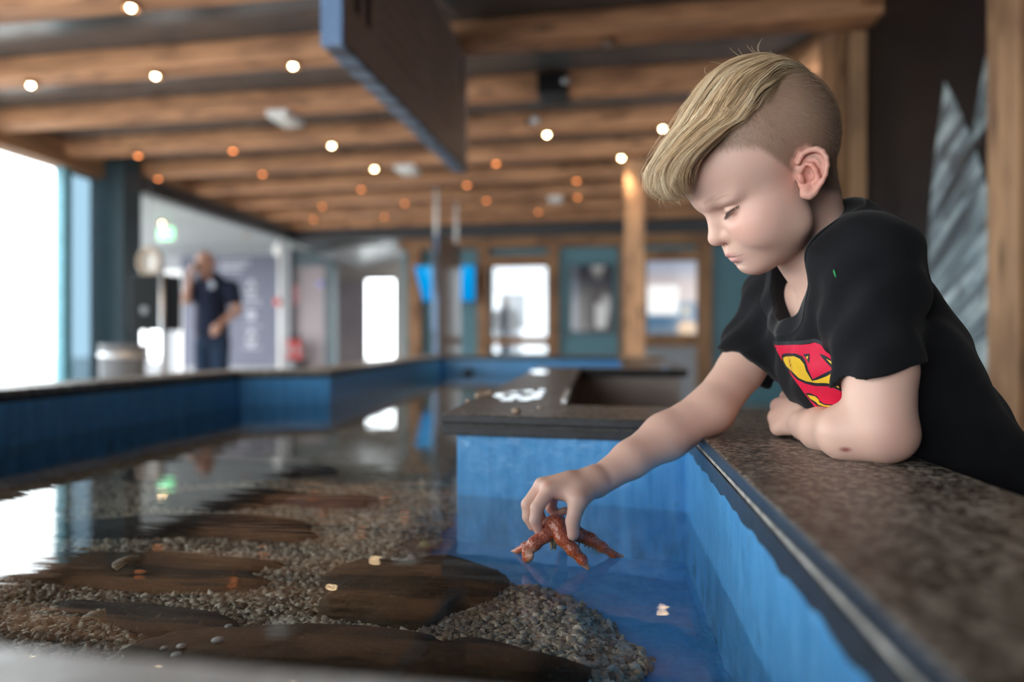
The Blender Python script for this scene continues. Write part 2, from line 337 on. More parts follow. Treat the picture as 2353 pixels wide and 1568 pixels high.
# teal door with a framed glass
xd0, xd1 = bx(1285), bx(1423)
dr = thing('door_1', 'teal door in the back wall with a framed glass panel', 'door', ((xd0+xd1)/2, YB, 0)); dr['kind'] = 'structure'
MB().box((xd0, YB-.05, 0), (xd1, YB-.005, bz(572))).build('door_leaf', M_TEAL, dr, False, .01)
hd = MB().lathe((xd0+.10, YB-.09, 1.02), [(0,-.0),(.022,0),(.028,.02),(.012,.03),(.012,.045)], 12, 'Y'); hd.build('door_handle', M_STEEL, dr, True)
def pic(name, Y, px0, px1, py0, py1, fn, nx, nz, fmat, label, cat, fw=.05, thick=.03, pm=None):
    a = hitY(px0, py0, Y); b = hitY(px1, py1, Y); root = thing(name, label, cat, ((a[0]+b[0])/2, Y, b[2]))
    V = []; Fq = []; C = []
    for j in range(nz+1):
        for i in range(nx+1):
            u, v = i/nx, j/nz; V.append((a[0]+(b[0]-a[0])*u, Y, a[2]+(b[2]-a[2])*v)); C.append(fn(u, v))
    for j in range(nz):
        for i in range(nx): q = j*(nx+1)+i; Fq.append((q, q+nx+1, q+nx+2, q+1))
    npmesh('print', V, Fq, pm or PRINTM, root, np.array(C), False)
    fm = MB(); e = fw
    fm.box((a[0]-e, Y-.02, b[2]-e), (a[0], Y+thick, a[2]+e)); fm.box((b[0], Y-.02, b[2]-e), (b[0]+e, Y+thick, a[2]+e)); fm.box((a[0], Y-.02, a[2]), (b[0], Y+thick, a[2]+e)); fm.box((a[0], Y-.02, b[2]-e), (b[0], Y+thick, b[2]))
    fm.box((a[0], Y+.004, b[2]), (b[0], Y+thick, a[2])); fm.build('frame', fmat, root); return root
PRINTM = attrmat('printed_picture', .12, .5)
GLOW_PRINT = attrmat('added_glow_print', .12, .5); _n = GLOW_PRINT.node_tree.nodes; _b = _n['Principled BSDF']; GLOW_PRINT.node_tree.links.new(_n['Attribute'].outputs['Color'], _b.inputs['Emission Color']); _b.inputs['Emission Strength'].default_value = .6  # glow added to the print to stand in for a window reflection
def L3(r, g, b): return lin(r, g, b)[:3]
def sm(a, b, x): t = min(1, max(0, (x-a)/(b-a))); return t*t*(3-2*t)
def lerp(a, b, t): return tuple(x+(y-x)*t for x, y in zip(a, b))
def poster(u, v):
    c = lerp(L3(52, 66, 84), L3(110, 105, 104), sm(.05, .5, v)); w = math.sin(7*u+3*v)*math.sin(5*v-2*u)
    c = lerp(c, L3(205, 205, 205), sm(.1, .75, w)*sm(.32, .45, u)); c = lerp(c, L3(245, 245, 245), sm(.55, .62, v)*(1-sm(.92, .98, v))*sm(.58, .63, u)*(1-sm(.85, .9, u)))
    c = lerp(c, L3(150, 165, 185), (1-sm(.12, .2, u))*.7); return lerp(c, L3(90, 70, 60), (1-sm(0, .1, abs(v-.12)))*.5)
pic('framed_poster', YB-.075, 1312, 1405, 612, 762, poster, 24, 34, M_TEALD, 'framed blue and white poster hanging on the teal door', 'poster', .03, .02)
def landscape(u, v):
    c = lerp(L3(148, 158, 176), L3(190, 175, 172), sm(0, .38, v)); c = lerp(c, L3(70, 105, 135), sm(.5, .62, v))
    c = lerp(c, L3(110, 125, 140), sm(.8, 1, v)); wx = sm(.0, .03, u)*(1-sm(.60, .66, u)); wz = sm(.30, .36, v)*(1-sm(.70, .76, v)); c = lerp(c, (.98, .98, .97), wx*wz)  # white patch: bright window reflection painted into the picture
    d = math.hypot((u-.80)/.22, (v-.92)/.13); c = lerp(c, L3(205, 170, 130), 1-sm(.6, 1.1, d)); d = math.hypot((u-.78)/.08, (v-.68)/.05); return lerp(c, L3(230, 210, 160), 1-sm(.5, 1.1, d))
pic('landscape_picture', YB-.03, 1486, 1602, 602, 768, landscape, 26, 34, M_WOODZ, 'large landscape picture with added glow and painted window reflection right of the timber column', 'picture', .02, .02, GLOW_PRINT)
pl = lambda u, v: lerp(L3(150, 155, 160), L3(120, 124, 128), v)
struct('trim_6', MB().box((bx(1481), YB-.03, 0), (bx(1603), YB-.004, bz(797))), M_GREYW, 'grey panel under the landscape picture', 'trim')
# freestanding column under the fifth beam
a = hitY(1436, 600, 6.62); b = hitY(1482, 600, 6.62)
o = MB().box((a[0], 6.62, 0), (b[0], 6.79, ZJ)).build('timber_column', M_WOODP, None, False, .012); tag(o, 'freestanding pale timber column under the fifth ceiling beam', 'column')
# wall on the far right, hidden mostly behind the boy
struct('wall_far_right', MB().box((2.9, 4.6, 0), (3.05, YB, ZC)), M_TEAL, 'teal side wall far right behind the boy', 'wall')
# timber wall on the right with the mural
o = MB(); o.box((XR-.22, 4.17, 0), (XR-.08, 4.36, ZC)); o.build('p', M_WOODZ)
bpy.data.objects.remove(bpy.data.objects['p'])
pr = thing('corner_post', 'thick double timber post directly behind the head of the boy', 'post', (XR-.1, 4.25, 0))
a = hitY(1912, 300, 4.10); b = hitY(1952, 300, 4.10); c = hitY(1993, 300, 4.10)
MB().box((a[0], 4.10, 0), (b[0]-.004, 4.34, ZC)).build('post_board', M_WOODZ, pr, False, .008)
MB().box((b[0]+.004, 4.10, 0), (c[0], 4.34, ZC)).build('post_board', M_WOODP, pr, False, .008)
XM = c[0]
p = hitX(2266, 300, XM-.03); q = hitX(2338, 300, XM-.03)
o = MB().box((XM+.02, q[1]-.9, 0), (XM+.1, q[1]-.012, ZC)).build('side_post', M_WOODZ, None, False, .01); tag(o, 'dark timber board at the extreme right edge beside the tall pale post', 'post')
o = MB().box((XM-.03, q[1], 0), (XM+.1, p[1], ZC)).build('front_post', M_WOODP, None, False, .01); tag(o, 'tall pale timber post at the right edge beside the whale mural', 'post')
struct('wall_right', MB().box((XM+.03, -3.2, 0), (XM+.15, 4.3, ZC)), M_DARK, 'dark wall behind the boy', 'wall')
MU = thing('wall_mural', 'black wall mural with grey whale flukes behind the boy', 'mural', (XM, 3.5, 0))
YM0, YM1 = p[1], 4.10
MB().box((XM+.004, YM0, 0), (XM+.028, YM1, ZC)).build('mural_board', plain('mural_black', (.008, .007, .008, 1), .45, var=.3, sc=3, spec=.2), MU)
def mural_tone():
    t = NT('whale_grey'); v0 = t.coord(rot=(.5, 0, 0)); mp = t.n('ShaderNodeMapping'); mp.inputs['Scale'].default_value = (1, 1.1, 11); t.l(v0, mp.inputs[0])
    n = t.noise(mp.outputs[0], 1.6, 6, .62, .7); n2 = t.noise(t.coord((1, 3, 3)), 2.6, 4)
    c = t.ramp(n, [(.38, (.022, .032, .038, 1)), (.48, (.16, .22, .25, 1)), (.60, (.46, .55, .57, 1))])
    c = t.mix(t.ramp(n2, [(.46, (0,0,0,1)), (.64, (.8,.8,.8,1))]), c, (.05, .068, .08, 1)); t.bsdf(c, .35); return t.m
M_WHALE = mural_tone()
def muralpoly(pts, eps):
    w = [hitX(x, y, XM+.004-eps) for x, y in pts]; m = MB(); n = len(w)
    m.add(w+[(x+eps*.6, y, z) for x, y, z in w], [tuple(range(n)), tuple(range(n, 2*n))[::-1]]+[(i, n+i, n+(i+1) % n, (i+1) % n) for i in range(n)]); return m
muralpoly([(2171,188),(2160,270),(2147,370),(2140,450),(2133,550),(2130,640),(2150,760),(2210,900),(2275,1010),(2275,470),(2262,410),(2240,330),(2217,285),(2197,235)], .003).build('whale_fluke', M_WHALE, MU)
muralpoly([(2275,105),(2262,140),(2250,210),(2240,270),(2233,322),(2242,345),(2262,300),(2275,280)], .003).build('whale_flipper', M_WHALE, MU)
# braces
def brace(A, B, w, h, label): o = MB().bar(W(*A), W(*B), w, h).build('diagonal_brace', M_WOODY, None, False, .01); tag(o, label, 'brace')
brace((1822,150,4.55), (1918,48,4.12), .11, .13, 'diagonal timber brace behind the boy, left of the double post')
brace((1930,72,3.98), (2040,-50,3.55), .15, .15, 'diagonal timber brace above the double post')
# ---------------------------------------------------------------- side hall (annex) on the left
YA = 11.0; ZA = CAMZ+1.57
struct('ceiling_side_hall', MB().prism([(-5.35,6.55),(-8.6,10.55),(-8.6,YA+.2),(-5.0,YA+.2),(-5.0,6.5)], ZA, ZA+.08), M_ANNEX, 'pale low ceiling of the side hall', 'ceiling')
x1 = bx(415, YA); x2 = bx(375, YA); x3 = bx(650, YA)
struct('wall_side_hall', MB().box((x2, YA+.04, 0), (x3+.1, YA+.18, ZA)), M_GREYW, 'pale grey wall behind the man', 'wall')
ip = thing('information_panel', 'slate blue information panel with pale symbols behind the man', 'panel', ((x1+x3)/2, YA, 0))
MB().box((x1, YA, hitY(500, 842, YA)[2]), (x3-.03, YA+.038, hitY(500, 588, YA)[2])).build('panel_board', M_PANEL, ip)
for y in (602, 612, 622): MB().box((bx(505, YA), YA-.004, hitY(500, y+2.5, YA)[2]), (bx(575-(y-602), YA), YA-.0005, hitY(500, y-2.5, YA)[2])).build('text_line', M_PANTXT, ip)
for (x, y, s) in ((577,658,1),(577,725,0),(577,772,1),(500,745,0)):
    cx_, cz = bx(x, YA), hitY(500, y, YA)[2]; m = MB(); k = .03
    if s: m.prism([(-.035,0),(.035,0),(.035,.006),(-.035,.006)], 0, .01); m = MB()
    if s:
        for (dx, dz, r) in ((0,.06,.05),(-.045,-.03,.055),(.045,-.03,.055),(0,-.10,.085)): m.lathe((cx_+dx, YA-.001, cz+dz), [(r,0),(r,.004)], 16, 'Y')
    else: m.lathe((cx_, YA-.001, cz), [(.085,0),(.085,.004)], 20, 'Y')
    m.build('symbol', M_PANTXT, ip)
for y in (690, 700, 750, 800): MB().box((bx(557, YA), YA-.004, hitY(500, y+1.5, YA)[2]), (bx(600, YA), YA-.0005, hitY(500, y-1.5, YA)[2])).build('text_line', M_PANTXT, ip)
# bright glazed door left of the panel and side-hall windows
struct('wall_side_hall_left', MB().box((-8.68, 10.55, 0), (-8.6, YA+.2, ZA)), M_GREYW, 'grey end wall of the side hall', 'wall')
gd = thing('door_2', 'white framed bright glass door left of the information panel', 'door', ((x1+x2)/2, YA, 0)); gd['kind'] = 'structure'
d0, d1 = bx(378, YA), bx(412, YA); m = MB(); zt = hitY(400, 632, YA)[2]
m.box((d0-.06, YA-.02, 0), (d0, YA+.05, zt)); m.box((d1, YA-.02, 0), (d1+.06, YA+.05, zt)); m.box((d0-.06, YA-.02, zt), (d1+.06, YA+.05, zt+.08)); m.build('door_frame', M_WHITE, gd)
struct('wall_over_door', MB().box((-8.62, YA+.05, hitY(300, 612, YA)[2]), (x2, YA+.18, ZA)), M_ANNEX, 'pale wall above the side hall windows', 'wall')
struct('wall_under_window', MB().box((-8.62, YA+.05, 0), (bx(372, YA), YA+.18, .55)), M_GREYW, 'grey wall under the side hall window', 'wall')
w3_ = thing('window_3', 'bright window of the side hall behind the black loudspeaker', 'window', (-6.6, YA, .55)); w3_['kind'] = 'structure'
m = MB()
for px in (303, 330, 372): xx = bx(px, YA); m.box((xx-.03, YA+.06, .55), (xx+.03, YA+.12, hitY(300, 612, YA)[2]))
zz = hitY(300, 745, YA)[2]; m.box((-8.62, YA+.06, zz-.03), (bx(372, YA), YA+.12, zz+.03)); m.build('window_frame', M_GREYM, w3_)
# passage in the middle: dark soffit, partitions, bright doorway
YQ = 12.6
struct('ceiling_passage', MB().box((-7.5, YA+.2, CAMZ+1.56), (-4.9, YQ+.3, CAMZ+1.62)).box((-5.0, YB-.02, CAMZ+1.56), (xl+.6, YQ+.3, CAMZ+1.62)), M_CEIL, 'dark glossy ceiling of the back passage', 'ceiling')
sf = MB(); prev = None
pts = []
for i in range(9):
    t = i/8; pts.append((hitY(790+130*t, 600, 11.6)[0], CAMZ+1.38+.15*math.sin(t*math.pi*.5)))
for (xa, za), (xb, zb) in zip(pts, pts[1:]): sf.add([(xa,10.5,za),(xb,10.5,zb),(xb,12.5,zb),(xa,12.5,za),(xa,10.5,za+.03),(xb,10.5,zb+.03),(xb,12.5,zb+.03),(xa,12.5,za+.03)], [(0,3,2,1),(4,5,6,7),(0,1,5,4),(1,2,6,5),(2,3,7,6),(3,0,4,7)])
struct('trim_7', sf, plain('cove_paint', (.16,.165,.175,1), .3), 'pale curved ceiling cove in the back passage', 'trim')
qx = lambda px: hitY(px, 700, YQ)[0]
qz = lambda py: hitY(850, py, YQ)[2]
struct('wall_passage', MB().box((-8.5, YQ, 0), (qx(640), YQ+.1, CAMZ+1.62)).box((qx(640), YQ, qz(640)), (qx(935), YQ+.1, CAMZ+1.6)).box((qx(765), YQ, 0), (qx(836), YQ+.1, qz(640))).box((qx(909), YQ, 0), (qx(935), YQ+.1, qz(640))).box((qx(640), YQ, 0), (qx(765), YQ+.1, qz(640))), M_TAUPE, 'taupe end wall of the back passage', 'wall')
struct('trim_8', MB().box((qx(772), YQ-.03, 0), (qx(832), YQ-.001, qz(645))), M_PINK, 'lilac panel left of the bright doorway', 'trim')
dd = thing('door_3', 'bright glass doorway at the end of the passage', 'door', (qx(872), YQ, 0)); dd['kind'] = 'structure'
m = MB(); m.box((qx(836), YQ-.02, 0), (qx(839), YQ+.08, qz(640))); m.box((qx(907), YQ-.02, 0), (qx(910), YQ+.08, qz(640))); m.box((qx(836), YQ-.02, qz(643)), (qx(910), YQ+.08, qz(638))); m.build('door_frame', M_DARK, dd)
MB().box((qx(839), YQ+.02, 0), (qx(907), YQ+.03, qz(643))).build('door_glass', M_GLASS, dd)
YG = 11.2; gx = lambda px: hitY(px, 700, YG)[0]; gz = lambda py: hitY(700, py, YG)[2]
struct('wall_partition', MB().box((gx(652), YG, 0), (gx(752), YG+.06, gz(612))), M_PINK, 'lilac grey partition left of the passage', 'wall')
struct('trim_9', MB().box((gx(752), YG-.1, 0), (gx(770), YG+.08, gz(590))), M_TEALD, 'dark upright between partition and passage', 'trim')
struct('trim_10', MB().box((gx(640), YG-.05, gz(612)), (gx(770), YG+.05, gz(580))), M_TEALD, 'dark header over the partition', 'trim')
o = MB().box((gx(664), YG-.02, gz(700)), (gx(686), YG-.002, gz(655))).build('pink_notice', plain('pink_paper', (.62, .30, .32, 1), .6), None); tag(o, 'pink notice on the partition above the fire extinguishers', 'notice')
o = MB().lathe((gx(737), YG-.003, gz(653)), [(.05,0),(.05,.02)], 16, 'Y').build('painted_blue_light', plain('blue_light_paint', (.35, .36, .75, 1), .5), None, True); tag(o, 'small blue light painted as a round spot on the lilac partition', 'badge')  # blue light put in as plain disc colour, emits nothing
def extinguisher(px, side):
    x, y = hitY(px, 800, 10.9)[:2]; z0 = hitY(px, 826, 10.9)[2]; r = thing('fire_extinguisher', f'{side} of the two red fire extinguishers by the partition', 'fire extinguisher', (x, y, z0), 'red fire extinguishers')
    MB().lathe((x, y, z0), [(.0,0),(.055,.0),(.06,.02),(.06,.27),(.045,.32),(.02,.34)], 20).build('cylinder', M_RED, r, True)
    MB().lathe((x, y, z0), [(.02,.33),(.02,.37),(.03,.38),(.03,.40)], 12).bar((x, y, z0+.40), (x+.03, y-.08, z0+.41), .02, .012).build('valve', M_BLACK, r)
    MB().tube([(x+.02, y, z0+.38), (x+.075, y-.02, z0+.33), (x+.07, y-.02, z0+.12)], .009, 8).build('hose', M_BLACK, r, True)
    MB().box((x-.035, y-.064, z0+.10), (x+.03, y-.055, z0+.20)).build('paper_label', M_PINK, r)
extinguisher(668, 'left'); extinguisher(686, 'right')
st = thing('wall_shelf', 'low ledge carrying the red fire extinguishers', 'shelf', (gx(678), 10.9, 0)); zs = hitY(668, 826, 10.9)[2]
MB().box((gx(655), 10.75, zs-.04), (gx(700), 11.19, zs)).build('shelf_board', M_GREYM, st); MB().box((gx(660), 10.85, 0), (gx(694), 11.1, zs-.04)).build('pedestal', M_GREYM, st)
# white pole with sensor box and red button
YW = 9.9; xw = hitY(644, 600, YW)[0]; wp = thing('sensor_pole', 'slim white pole with a white sensor box and red button', 'pole', (xw, YW, 0))
MB().lathe((xw, YW, 0), [(.03,0),(.03,hitY(644,548,YW)[2])], 12).build('pole', M_WHITE, wp, True)
MB().box((xw-.07, YW-.08, hitY(640,588,YW)[2]), (xw+.03, YW-.03, hitY(640,562,YW)[2])).build('sensor_box', M_WHITE, wp, False, .01)
MB().lathe((xw-.02, YW-.04, hitY(640,695,YW)[2]), [(0,.05),(.045,.04),(.06,.0),(.045,-.03)], 16, 'Y').build('red_button', plain('coral_red', (.60, .10, .09, 1), .4), wp, True)
# ---------------------------------------------------------------- props left
x, y, z = W(338, 700, 5.75)
sp = thing('loudspeaker', 'black loudspeaker on a grey stand beside the dark column', 'loudspeaker', (x, y, 0))
zt, zb = W(338, 630, 5.75)[2], W(338, 760, 5.75)[2]; MB().box((x-.15, y-.02, zb), (x+.16, y+.24, zt)).build('cabinet', M_BLACK, sp, False, .02)
MB().box((x-.13, y-.028, zb+.02), (x+.14, y-.02, zt-.02)).build('grille', plain('speaker_grille', (.012,.014,.015,1), .7, spec=.1), sp)
MB().lathe((x, y-.03, zb+.17), [(.034,0),(.034,.006),(.02,.006)], 20, 'Y').build('badge_ring', M_GREYM, sp, True)
MB().lathe((x+.09, y+.10, 0), [(.2,0),(.2,.015),(.022,.03),(.022,zb)], 16).build('stand', M_STEEL, sp, True)
px, py, _ = W(372, 700, 5.6)
pl_ = thing('grey_pole', 'slender steel pole in front of the black loudspeaker', 'pole', (px, py, 0)); MB().lathe((px, py, 0), [(.016,.01),(.016,W(372,596,5.6)[2])], 12).build('pole_tube', M_STEEL, pl_, True); MB().lathe((px, py, 0), [(.13,0),(.13,.012),(.03,.02)], 20).build('base_plate', M_STEEL, pl_, True)
bx_, by_, _ = W(345, 602, 6.6)
bk = thing('wicker_ring', 'round pale wicker ring hung above the black loudspeaker', 'ornament', (bx_, by_, W(345, 602, 6.6)[2]))
zc = W(345, 602, 6.6)[2]; MB().tube([(bx_+.11*math.cos(t*math.pi/10), by_, zc+.125*math.sin(t*math.pi/10)) for t in range(21)], .028, 10).build('ring', plain('wicker', (.42,.33,.25,1), .7, var=.4, sc=40), bk, True)
MB().lathe((bx_, by_+.02, zc), [(.10,0),(.10,.01)], 24, 'Y').build('ring_backing', plain('cream_board', (.55,.52,.48,1), .6), bk)
MB().tube([(bx_, by_, zc+.14), (bx_, by_, ZA)], .004, 6).build('hanging_cord', M_GREYM, bk)
x, y, _ = W(282, 830, 5.0); zt = W(282, 792, 5.0)[2]
bn = thing('waste_bin', 'round grey waste bin behind the tank rim', 'bin', (x, y, 0))
MB().lathe((x, y, 0), [(.0,0),(.135,0),(.150,.04),(.150,zt-.02),(.155,zt),(.142,zt),(.138,zt-.06),(.0,zt-.08)], 32).build('bin_body', M_GREYM, bn, True)
MB().lathe((x, y, 0), [(.153,zt-.10),(.156,zt-.10),(.156,zt-.06),(.153,zt-.06)], 32).build('band', M_STEEL, bn, True)
# exit sign and box on the side hall ceiling
x, y, z = W(381, 537, 9.0); ex = thing('exit_sign', 'green lit exit sign hanging from the side hall ceiling', 'sign', (x, y, z))
MB().box((x-.12, y, z-.085), (x+.12, y+.05, z+.085)).build('sign_case', M_WHITE, ex, False, .008)
MB().box((x-.11, y-.004, z-.075), (x+.11, y-.0005, z+.075)).build('sign_face', E_EXIT, ex)
m = MB()                                                        # running man and arrow
m.lathe((x-.055, y-.005, z+.045), [(.013,0),(.013,.003)], 12, 'Y'); m.bar((x-.055,y-.006,z+.03), (x-.065,y-.006,z-.01), .004, .02, (1,0,0)); m.bar((x-.065,y-.006,z-.01), (x-.035,y-.006,z-.05), .004, .012, (1,0,0)); m.bar((x-.065,y-.006,z-.01), (x-.10,y-.006,z-.045), .004, .012, (1,0,0)); m.bar((x-.055,y-.006,z+.025), (x-.02,y-.006,z+.01), .004, .01, (1,0,0))
m.bar((x+.01,y-.006,z), (x+.09,y-.006,z), .004, .016); m.add([(x+.01,y-.006,z+.035),(x-.02,y-.006,z),(x+.01,y-.006,z-.035)], [(0,1,2)]); m.build('symbol', E_TEXT, ex)
MB().box((x-.01, y+.02, z+.085), (x+.01, y+.03, ZA)).build('hanger', M_WHITE, ex)
# ---------------------------------------------------------------- television
YT = 9.75; tl, tr = hitY(955, 612, YT), hitY(1095, 610, YT); zt, zb = tl[2], hitY(1000, 694, YT)[2]
tv = thing('television', 'wall screen showing bright blue behind the narrow banner', 'television', ((tl[0]+tr[0])/2, YT, zb))
m = MB(); m.add([(tl[0],YT-.10,zt),(tr[0],YT-.10,zt),(tr[0]-.02,YT+.02,zb),(tl[0]+.10,YT+.02,zb),(tl[0],YT-.05,zt),(tr[0],YT-.05,zt),(tr[0]-.02,YT+.07,zb),(tl[0]+.10,YT+.07,zb)], [(0,1,2,3),(4,7,6,5),(0,4,5,1),(1,5,6,2),(2,6,7,3),(3,7,4,0)]); m.build('case', M_BLACK, tv, False, .01)
def screen():
    t = NT('blue_screen'); v = t.coord(); n = t.n('ShaderNodeTexGradient', gradient_type='SPHERICAL')
    mp = t.n('ShaderNodeMapping'); mp.inputs['Location'].default_value = (-(tl[0]+tr[0])/2*1.6, 0, -(zt-.03)*2.2); mp.inputs['Scale'].default_value = (1.6, 0, 2.2); t.l(v, mp.inputs[0]); t.l(mp.outputs[0], n.inputs[0])
    c = t.ramp(n.outputs['Fac'], [(0, (.0, .27, .68, 1)), (.45, (.0, .33, .78, 1)), (.95, (.16, .58, .95, 1))])
    e = t.n('ShaderNodeEmission'); t.l(c, e.inputs[0]); e.inputs[1].default_value = .95; t.l(e.outputs[0], t.out.inputs[0]); return t.m
e = .012; m = MB(); m.add([(tl[0]+e,YT-.102,zt-e),(tr[0]-e,YT-.102,zt-e),(tr[0]-.02-e,YT+.016,zb+e),(tl[0]+.10+e,YT+.016,zb+e)], [(0,3,2,1)]); m.build('screen', screen(), tv)
MB().bar(((tl[0]+tr[0])/2, YT+.02, (zt+zb)/2), ((tl[0]+tr[0])/2, YB-.001, (zt+zb)/2+.05), .12, .12).build('wall_bracket', M_BLACK, tv)
# ---------------------------------------------------------------- hanging banners
def banner(name, label, near, far, ztop, zbot, th, rods, edge):
    A = Vector(near); B = Vector(far); d = (B-A); d.z = 0; d.normalize(); s = Vector((d.y, -d.x, 0))     # s points right
    root = thing(name, label, 'sign', (A.x, A.y, ztop))
    q = lambda u, v, z: tuple(A+d*u+s*v)[:2]+(z,)
    Lh = (Vector((B.x, B.y, 0))-Vector((A.x, A.y, 0))).length
    m = MB(); r = .05
    m.add([q(0,0,zbot),q(Lh,0,zbot),q(Lh,th,zbot),q(0,th,zbot),q(0,0,ztop),q(Lh,0,ztop),q(Lh,th,ztop),q(0,th,ztop)], [(0,1,2,3),(4,7,6,5),(0,4,5,1),(1,5,6,2),(2,6,7,3),(3,7,4,0)])
    m.build('board', edge, root, False, .008)
    return root, q, Lh
def edgemat():
    t = NT('blue_woven_edge'); v = t.coord((1, 1, 1), rot=(0, .35, 1.25)); wv = t.n('ShaderNodeTexWave'); t.l(v, wv.inputs[0]); wv.inputs['Scale'].default_value = 2.3; wv.inputs['Distortion'].default_value = 3
    n = t.noise(t.coord((40, 40, 120)), 4, 3); c = t.mix(t.ramp(n, [(.35, (0,0,0,1)), (.65, (1,1,1,1))]), (.045, .10, .22, 1), (.26, .40, .62, 1))
    c = t.mix(t.ramp(wv.outputs['Fac'], [(.16, (.92,.92,.92,1)), (.34, (0,0,0,1))]), c, (.008, .010, .022, 1)); t.bsdf(c, .4); return t.m
M_EDGE = edgemat(); M_BFACE = plain('taupe_banner_face', (.58, .51, .50, 1), .45, var=.04, sc=2, spec=.4); M_BTXT = plain('banner_print_grey', (.43, .37, .365, 1), .45); M_BINK = plain('banner_ink', (.010, .008, .012, 1), .3)
nA = w3(*cp(735, 105, 2.43)); nB = w3(*cp(1043, 398, 4.27)); zb1 = (nA[2]+nB[2])/2; zt1 = zb1+.745
r1, q, Lh = banner('hanging_banner', 'large taupe banner hung from the ceiling over the tank', nA, nB, zt1, zb1, .086, None, M_EDGE)
m = MB(); e = .087; c0 = .012
m.add([q(.01,e,zb1+.012),q(Lh-.03,e,zb1+.012),q(Lh-.01,e,zb1+.05),q(Lh-.01,e,zt1-.06),q(Lh-.05,e,zt1-.012),q(.01,e,zt1-.012)], [(0,1,2,3,4,5)]); m.add([q(.01,e-.004,zb1+.012),q(.01,e-.004,zt1-.012),q(Lh-.03,e-.004,zt1-.012),q(Lh-.03,e-.004,zb1+.012)], [(0,1,2,3)]); m.build('banner_face', M_BFACE, r1)
for i in range(7):
    for c1, c2, o in ((.36, .98, 0), (1.08, 1.58, 1)):
        zz = zt1-.12-i*.075; ln = c2-(i % 3)*.06; mm = MB()
        mm.add([q(c1,e+.0015,zz-.012),q(ln,e+.0015,zz-.012),q(ln,e+.0015,zz+.012),q(c1,e+.0015,zz+.012)], [(0,1,2,3)]); mm.build('text_line', M_BTXT, r1)
def glyph(u0, z0, w, h):
    mm = MB()
    for (a, b, c, d) in ((0,0,.28,1), (.62,0,.9,.62), (.28,.40,.62,.62), (.55,.5,.8,1)): mm.add([q(u0+a*w,e+.002,z0+b*h),q(u0+c*w,e+.002,z0+b*h),q(u0+c*w,e+.002,z0+d*h),q(u0+a*w,e+.002,z0+d*h)], [(0,1,2,3)])
    mm.build('large_letter', M_BINK, r1)
glyph(.10, zt1-.58, .18, .52); glyph(Lh-.16, zt1-.30, .07, .20)
for u in (.15, Lh-.2): MB().lathe(q(u, .043, zt1), [(.006,0),(.006,max(.02, ZC-zt1))], 8).build('hanger_rod', M_STEEL, r1, True)
nA = w3(*cp(991, 540, 7.87)); nB = w3(*cp(1046, 570, 8.75)); zt2, zb2 = nA[2], CAMZ-.20
r2, q, Lh = banner('narrow_banner', 'narrow tall banner hanging from two white rods at the far end of the tank', nA, nB, zt2, zb2, .08, None, M_EDGE)
m = MB(); m.add([q(.01,.0815,zb2+.01),q(Lh-.01,.0815,zb2+.01),q(Lh-.01,.0815,zt2-.01),q(.01,.0815,zt2-.01)], [(0,1,2,3)]); m.add([q(.01,.079,zb2+.01),q(Lh-.01,.079,zb2+.01),q(Lh-.01,.079,zt2-.01),q(.01,.079,zt2-.01)], [(0,3,2,1)]); m.build('banner_face', plain('glossy_brown_face', (.20,.145,.12,1), .14, spec=.8), r2)
for u in (.06, Lh-.08): MB().lathe(q(u, .04, zt2-.05), [(.022,0),(.022,ZJ-zt2+.06)], 10).build('hanger_rod', M_WHITE, r2, True)
# ---------------------------------------------------------------- lamps under the beams
SPOTS = {0: [(300,-60,1),(1180,-120,0)], 1: [(70,190,1),(357,168,1),(673,140,1),(1397,97,2)], 3: [(317,352,0),(535,342,0),(762,332,1),(1257,307,1),(1523,297,1)],
 4: [(363,400,0),(603,390,0),(860,383,1),(1140,376,0),(1428,367,1)], 5: [(830,438,0),(1073,415,0),(1325,415,0)], 6: [(740,505,0),(930,500,0),(1118,490,0),(1327,482,0),(1545,470,0)], 7: [(720,527,0),(883,522,0),(1237,513,0)]}
LP = {}; nl = 0
for k, L in SPOTS.items():
    y0_ = BEAMY[k+4]-.10
    L2 = [(hitY(px, 400, beamy(y0_, hitY(px, 400, y0_)[0]))[0], s) for px, py, s in L]
    for i, (x, s) in enumerate(L2):
        yy = beamy(y0_, x)
        if k == 0 and i: continue
        st = ['dim orange', 'brightly lit', 'unlit silver'][s]
        pos = ['leftmost', 'second from left', 'third from left', 'fourth from left', 'rightmost'][i if i < len(L2)-1 else 4] if len(L2) > 1 else 'only'
        r = thing('ceiling_spotlight', f'{st} round spotlight, {pos} under the {ORD[k]} timber beam in view', 'spotlight', (x, yy, ZJ), 'ceiling spotlights')
        if 'h' not in LP:
            h = MB().lathe((0,0,0), [(.042,0),(.044,-.012),(.050,-.020),(.046,-.030),(.036,-.026),(.034,-.008)], 20).build('trim_ring', M_BRONZE, r, True); LP['h'] = h.data; bpy.data.objects.remove(h)
            for kk, (mat, rad) in enumerate(((E_DIM, .022), (E_BULB, .015), (M_STEEL, .024))):
                g = MB().lathe((0,0,0), [(0,-.034),(rad*.7,-.030),(rad,-.020),(rad*.8,-.008)], 16).build('lamp_lens', mat, r, True); LP[kk] = g.data; bpy.data.objects.remove(g)
        for nm, me in (('trim_ring', LP['h']), ('lamp_lens', LP[s])):
            o = bpy.data.objects.new(nm, me); COL.objects.link(o); o.parent = r
        if s == 1:
            ld = bpy.data.lights.new('warm_spot', 'SPOT'); ld.energy = 26; ld.color = (1, .72, .46); ld.spot_size = 1.9; ld.spot_blend = .8; ld.shadow_soft_size = .03
            lo = bpy.data.objects.new('spot_light', ld); COL.objects.link(lo); lo.location = (x, yy, ZJ-.06)
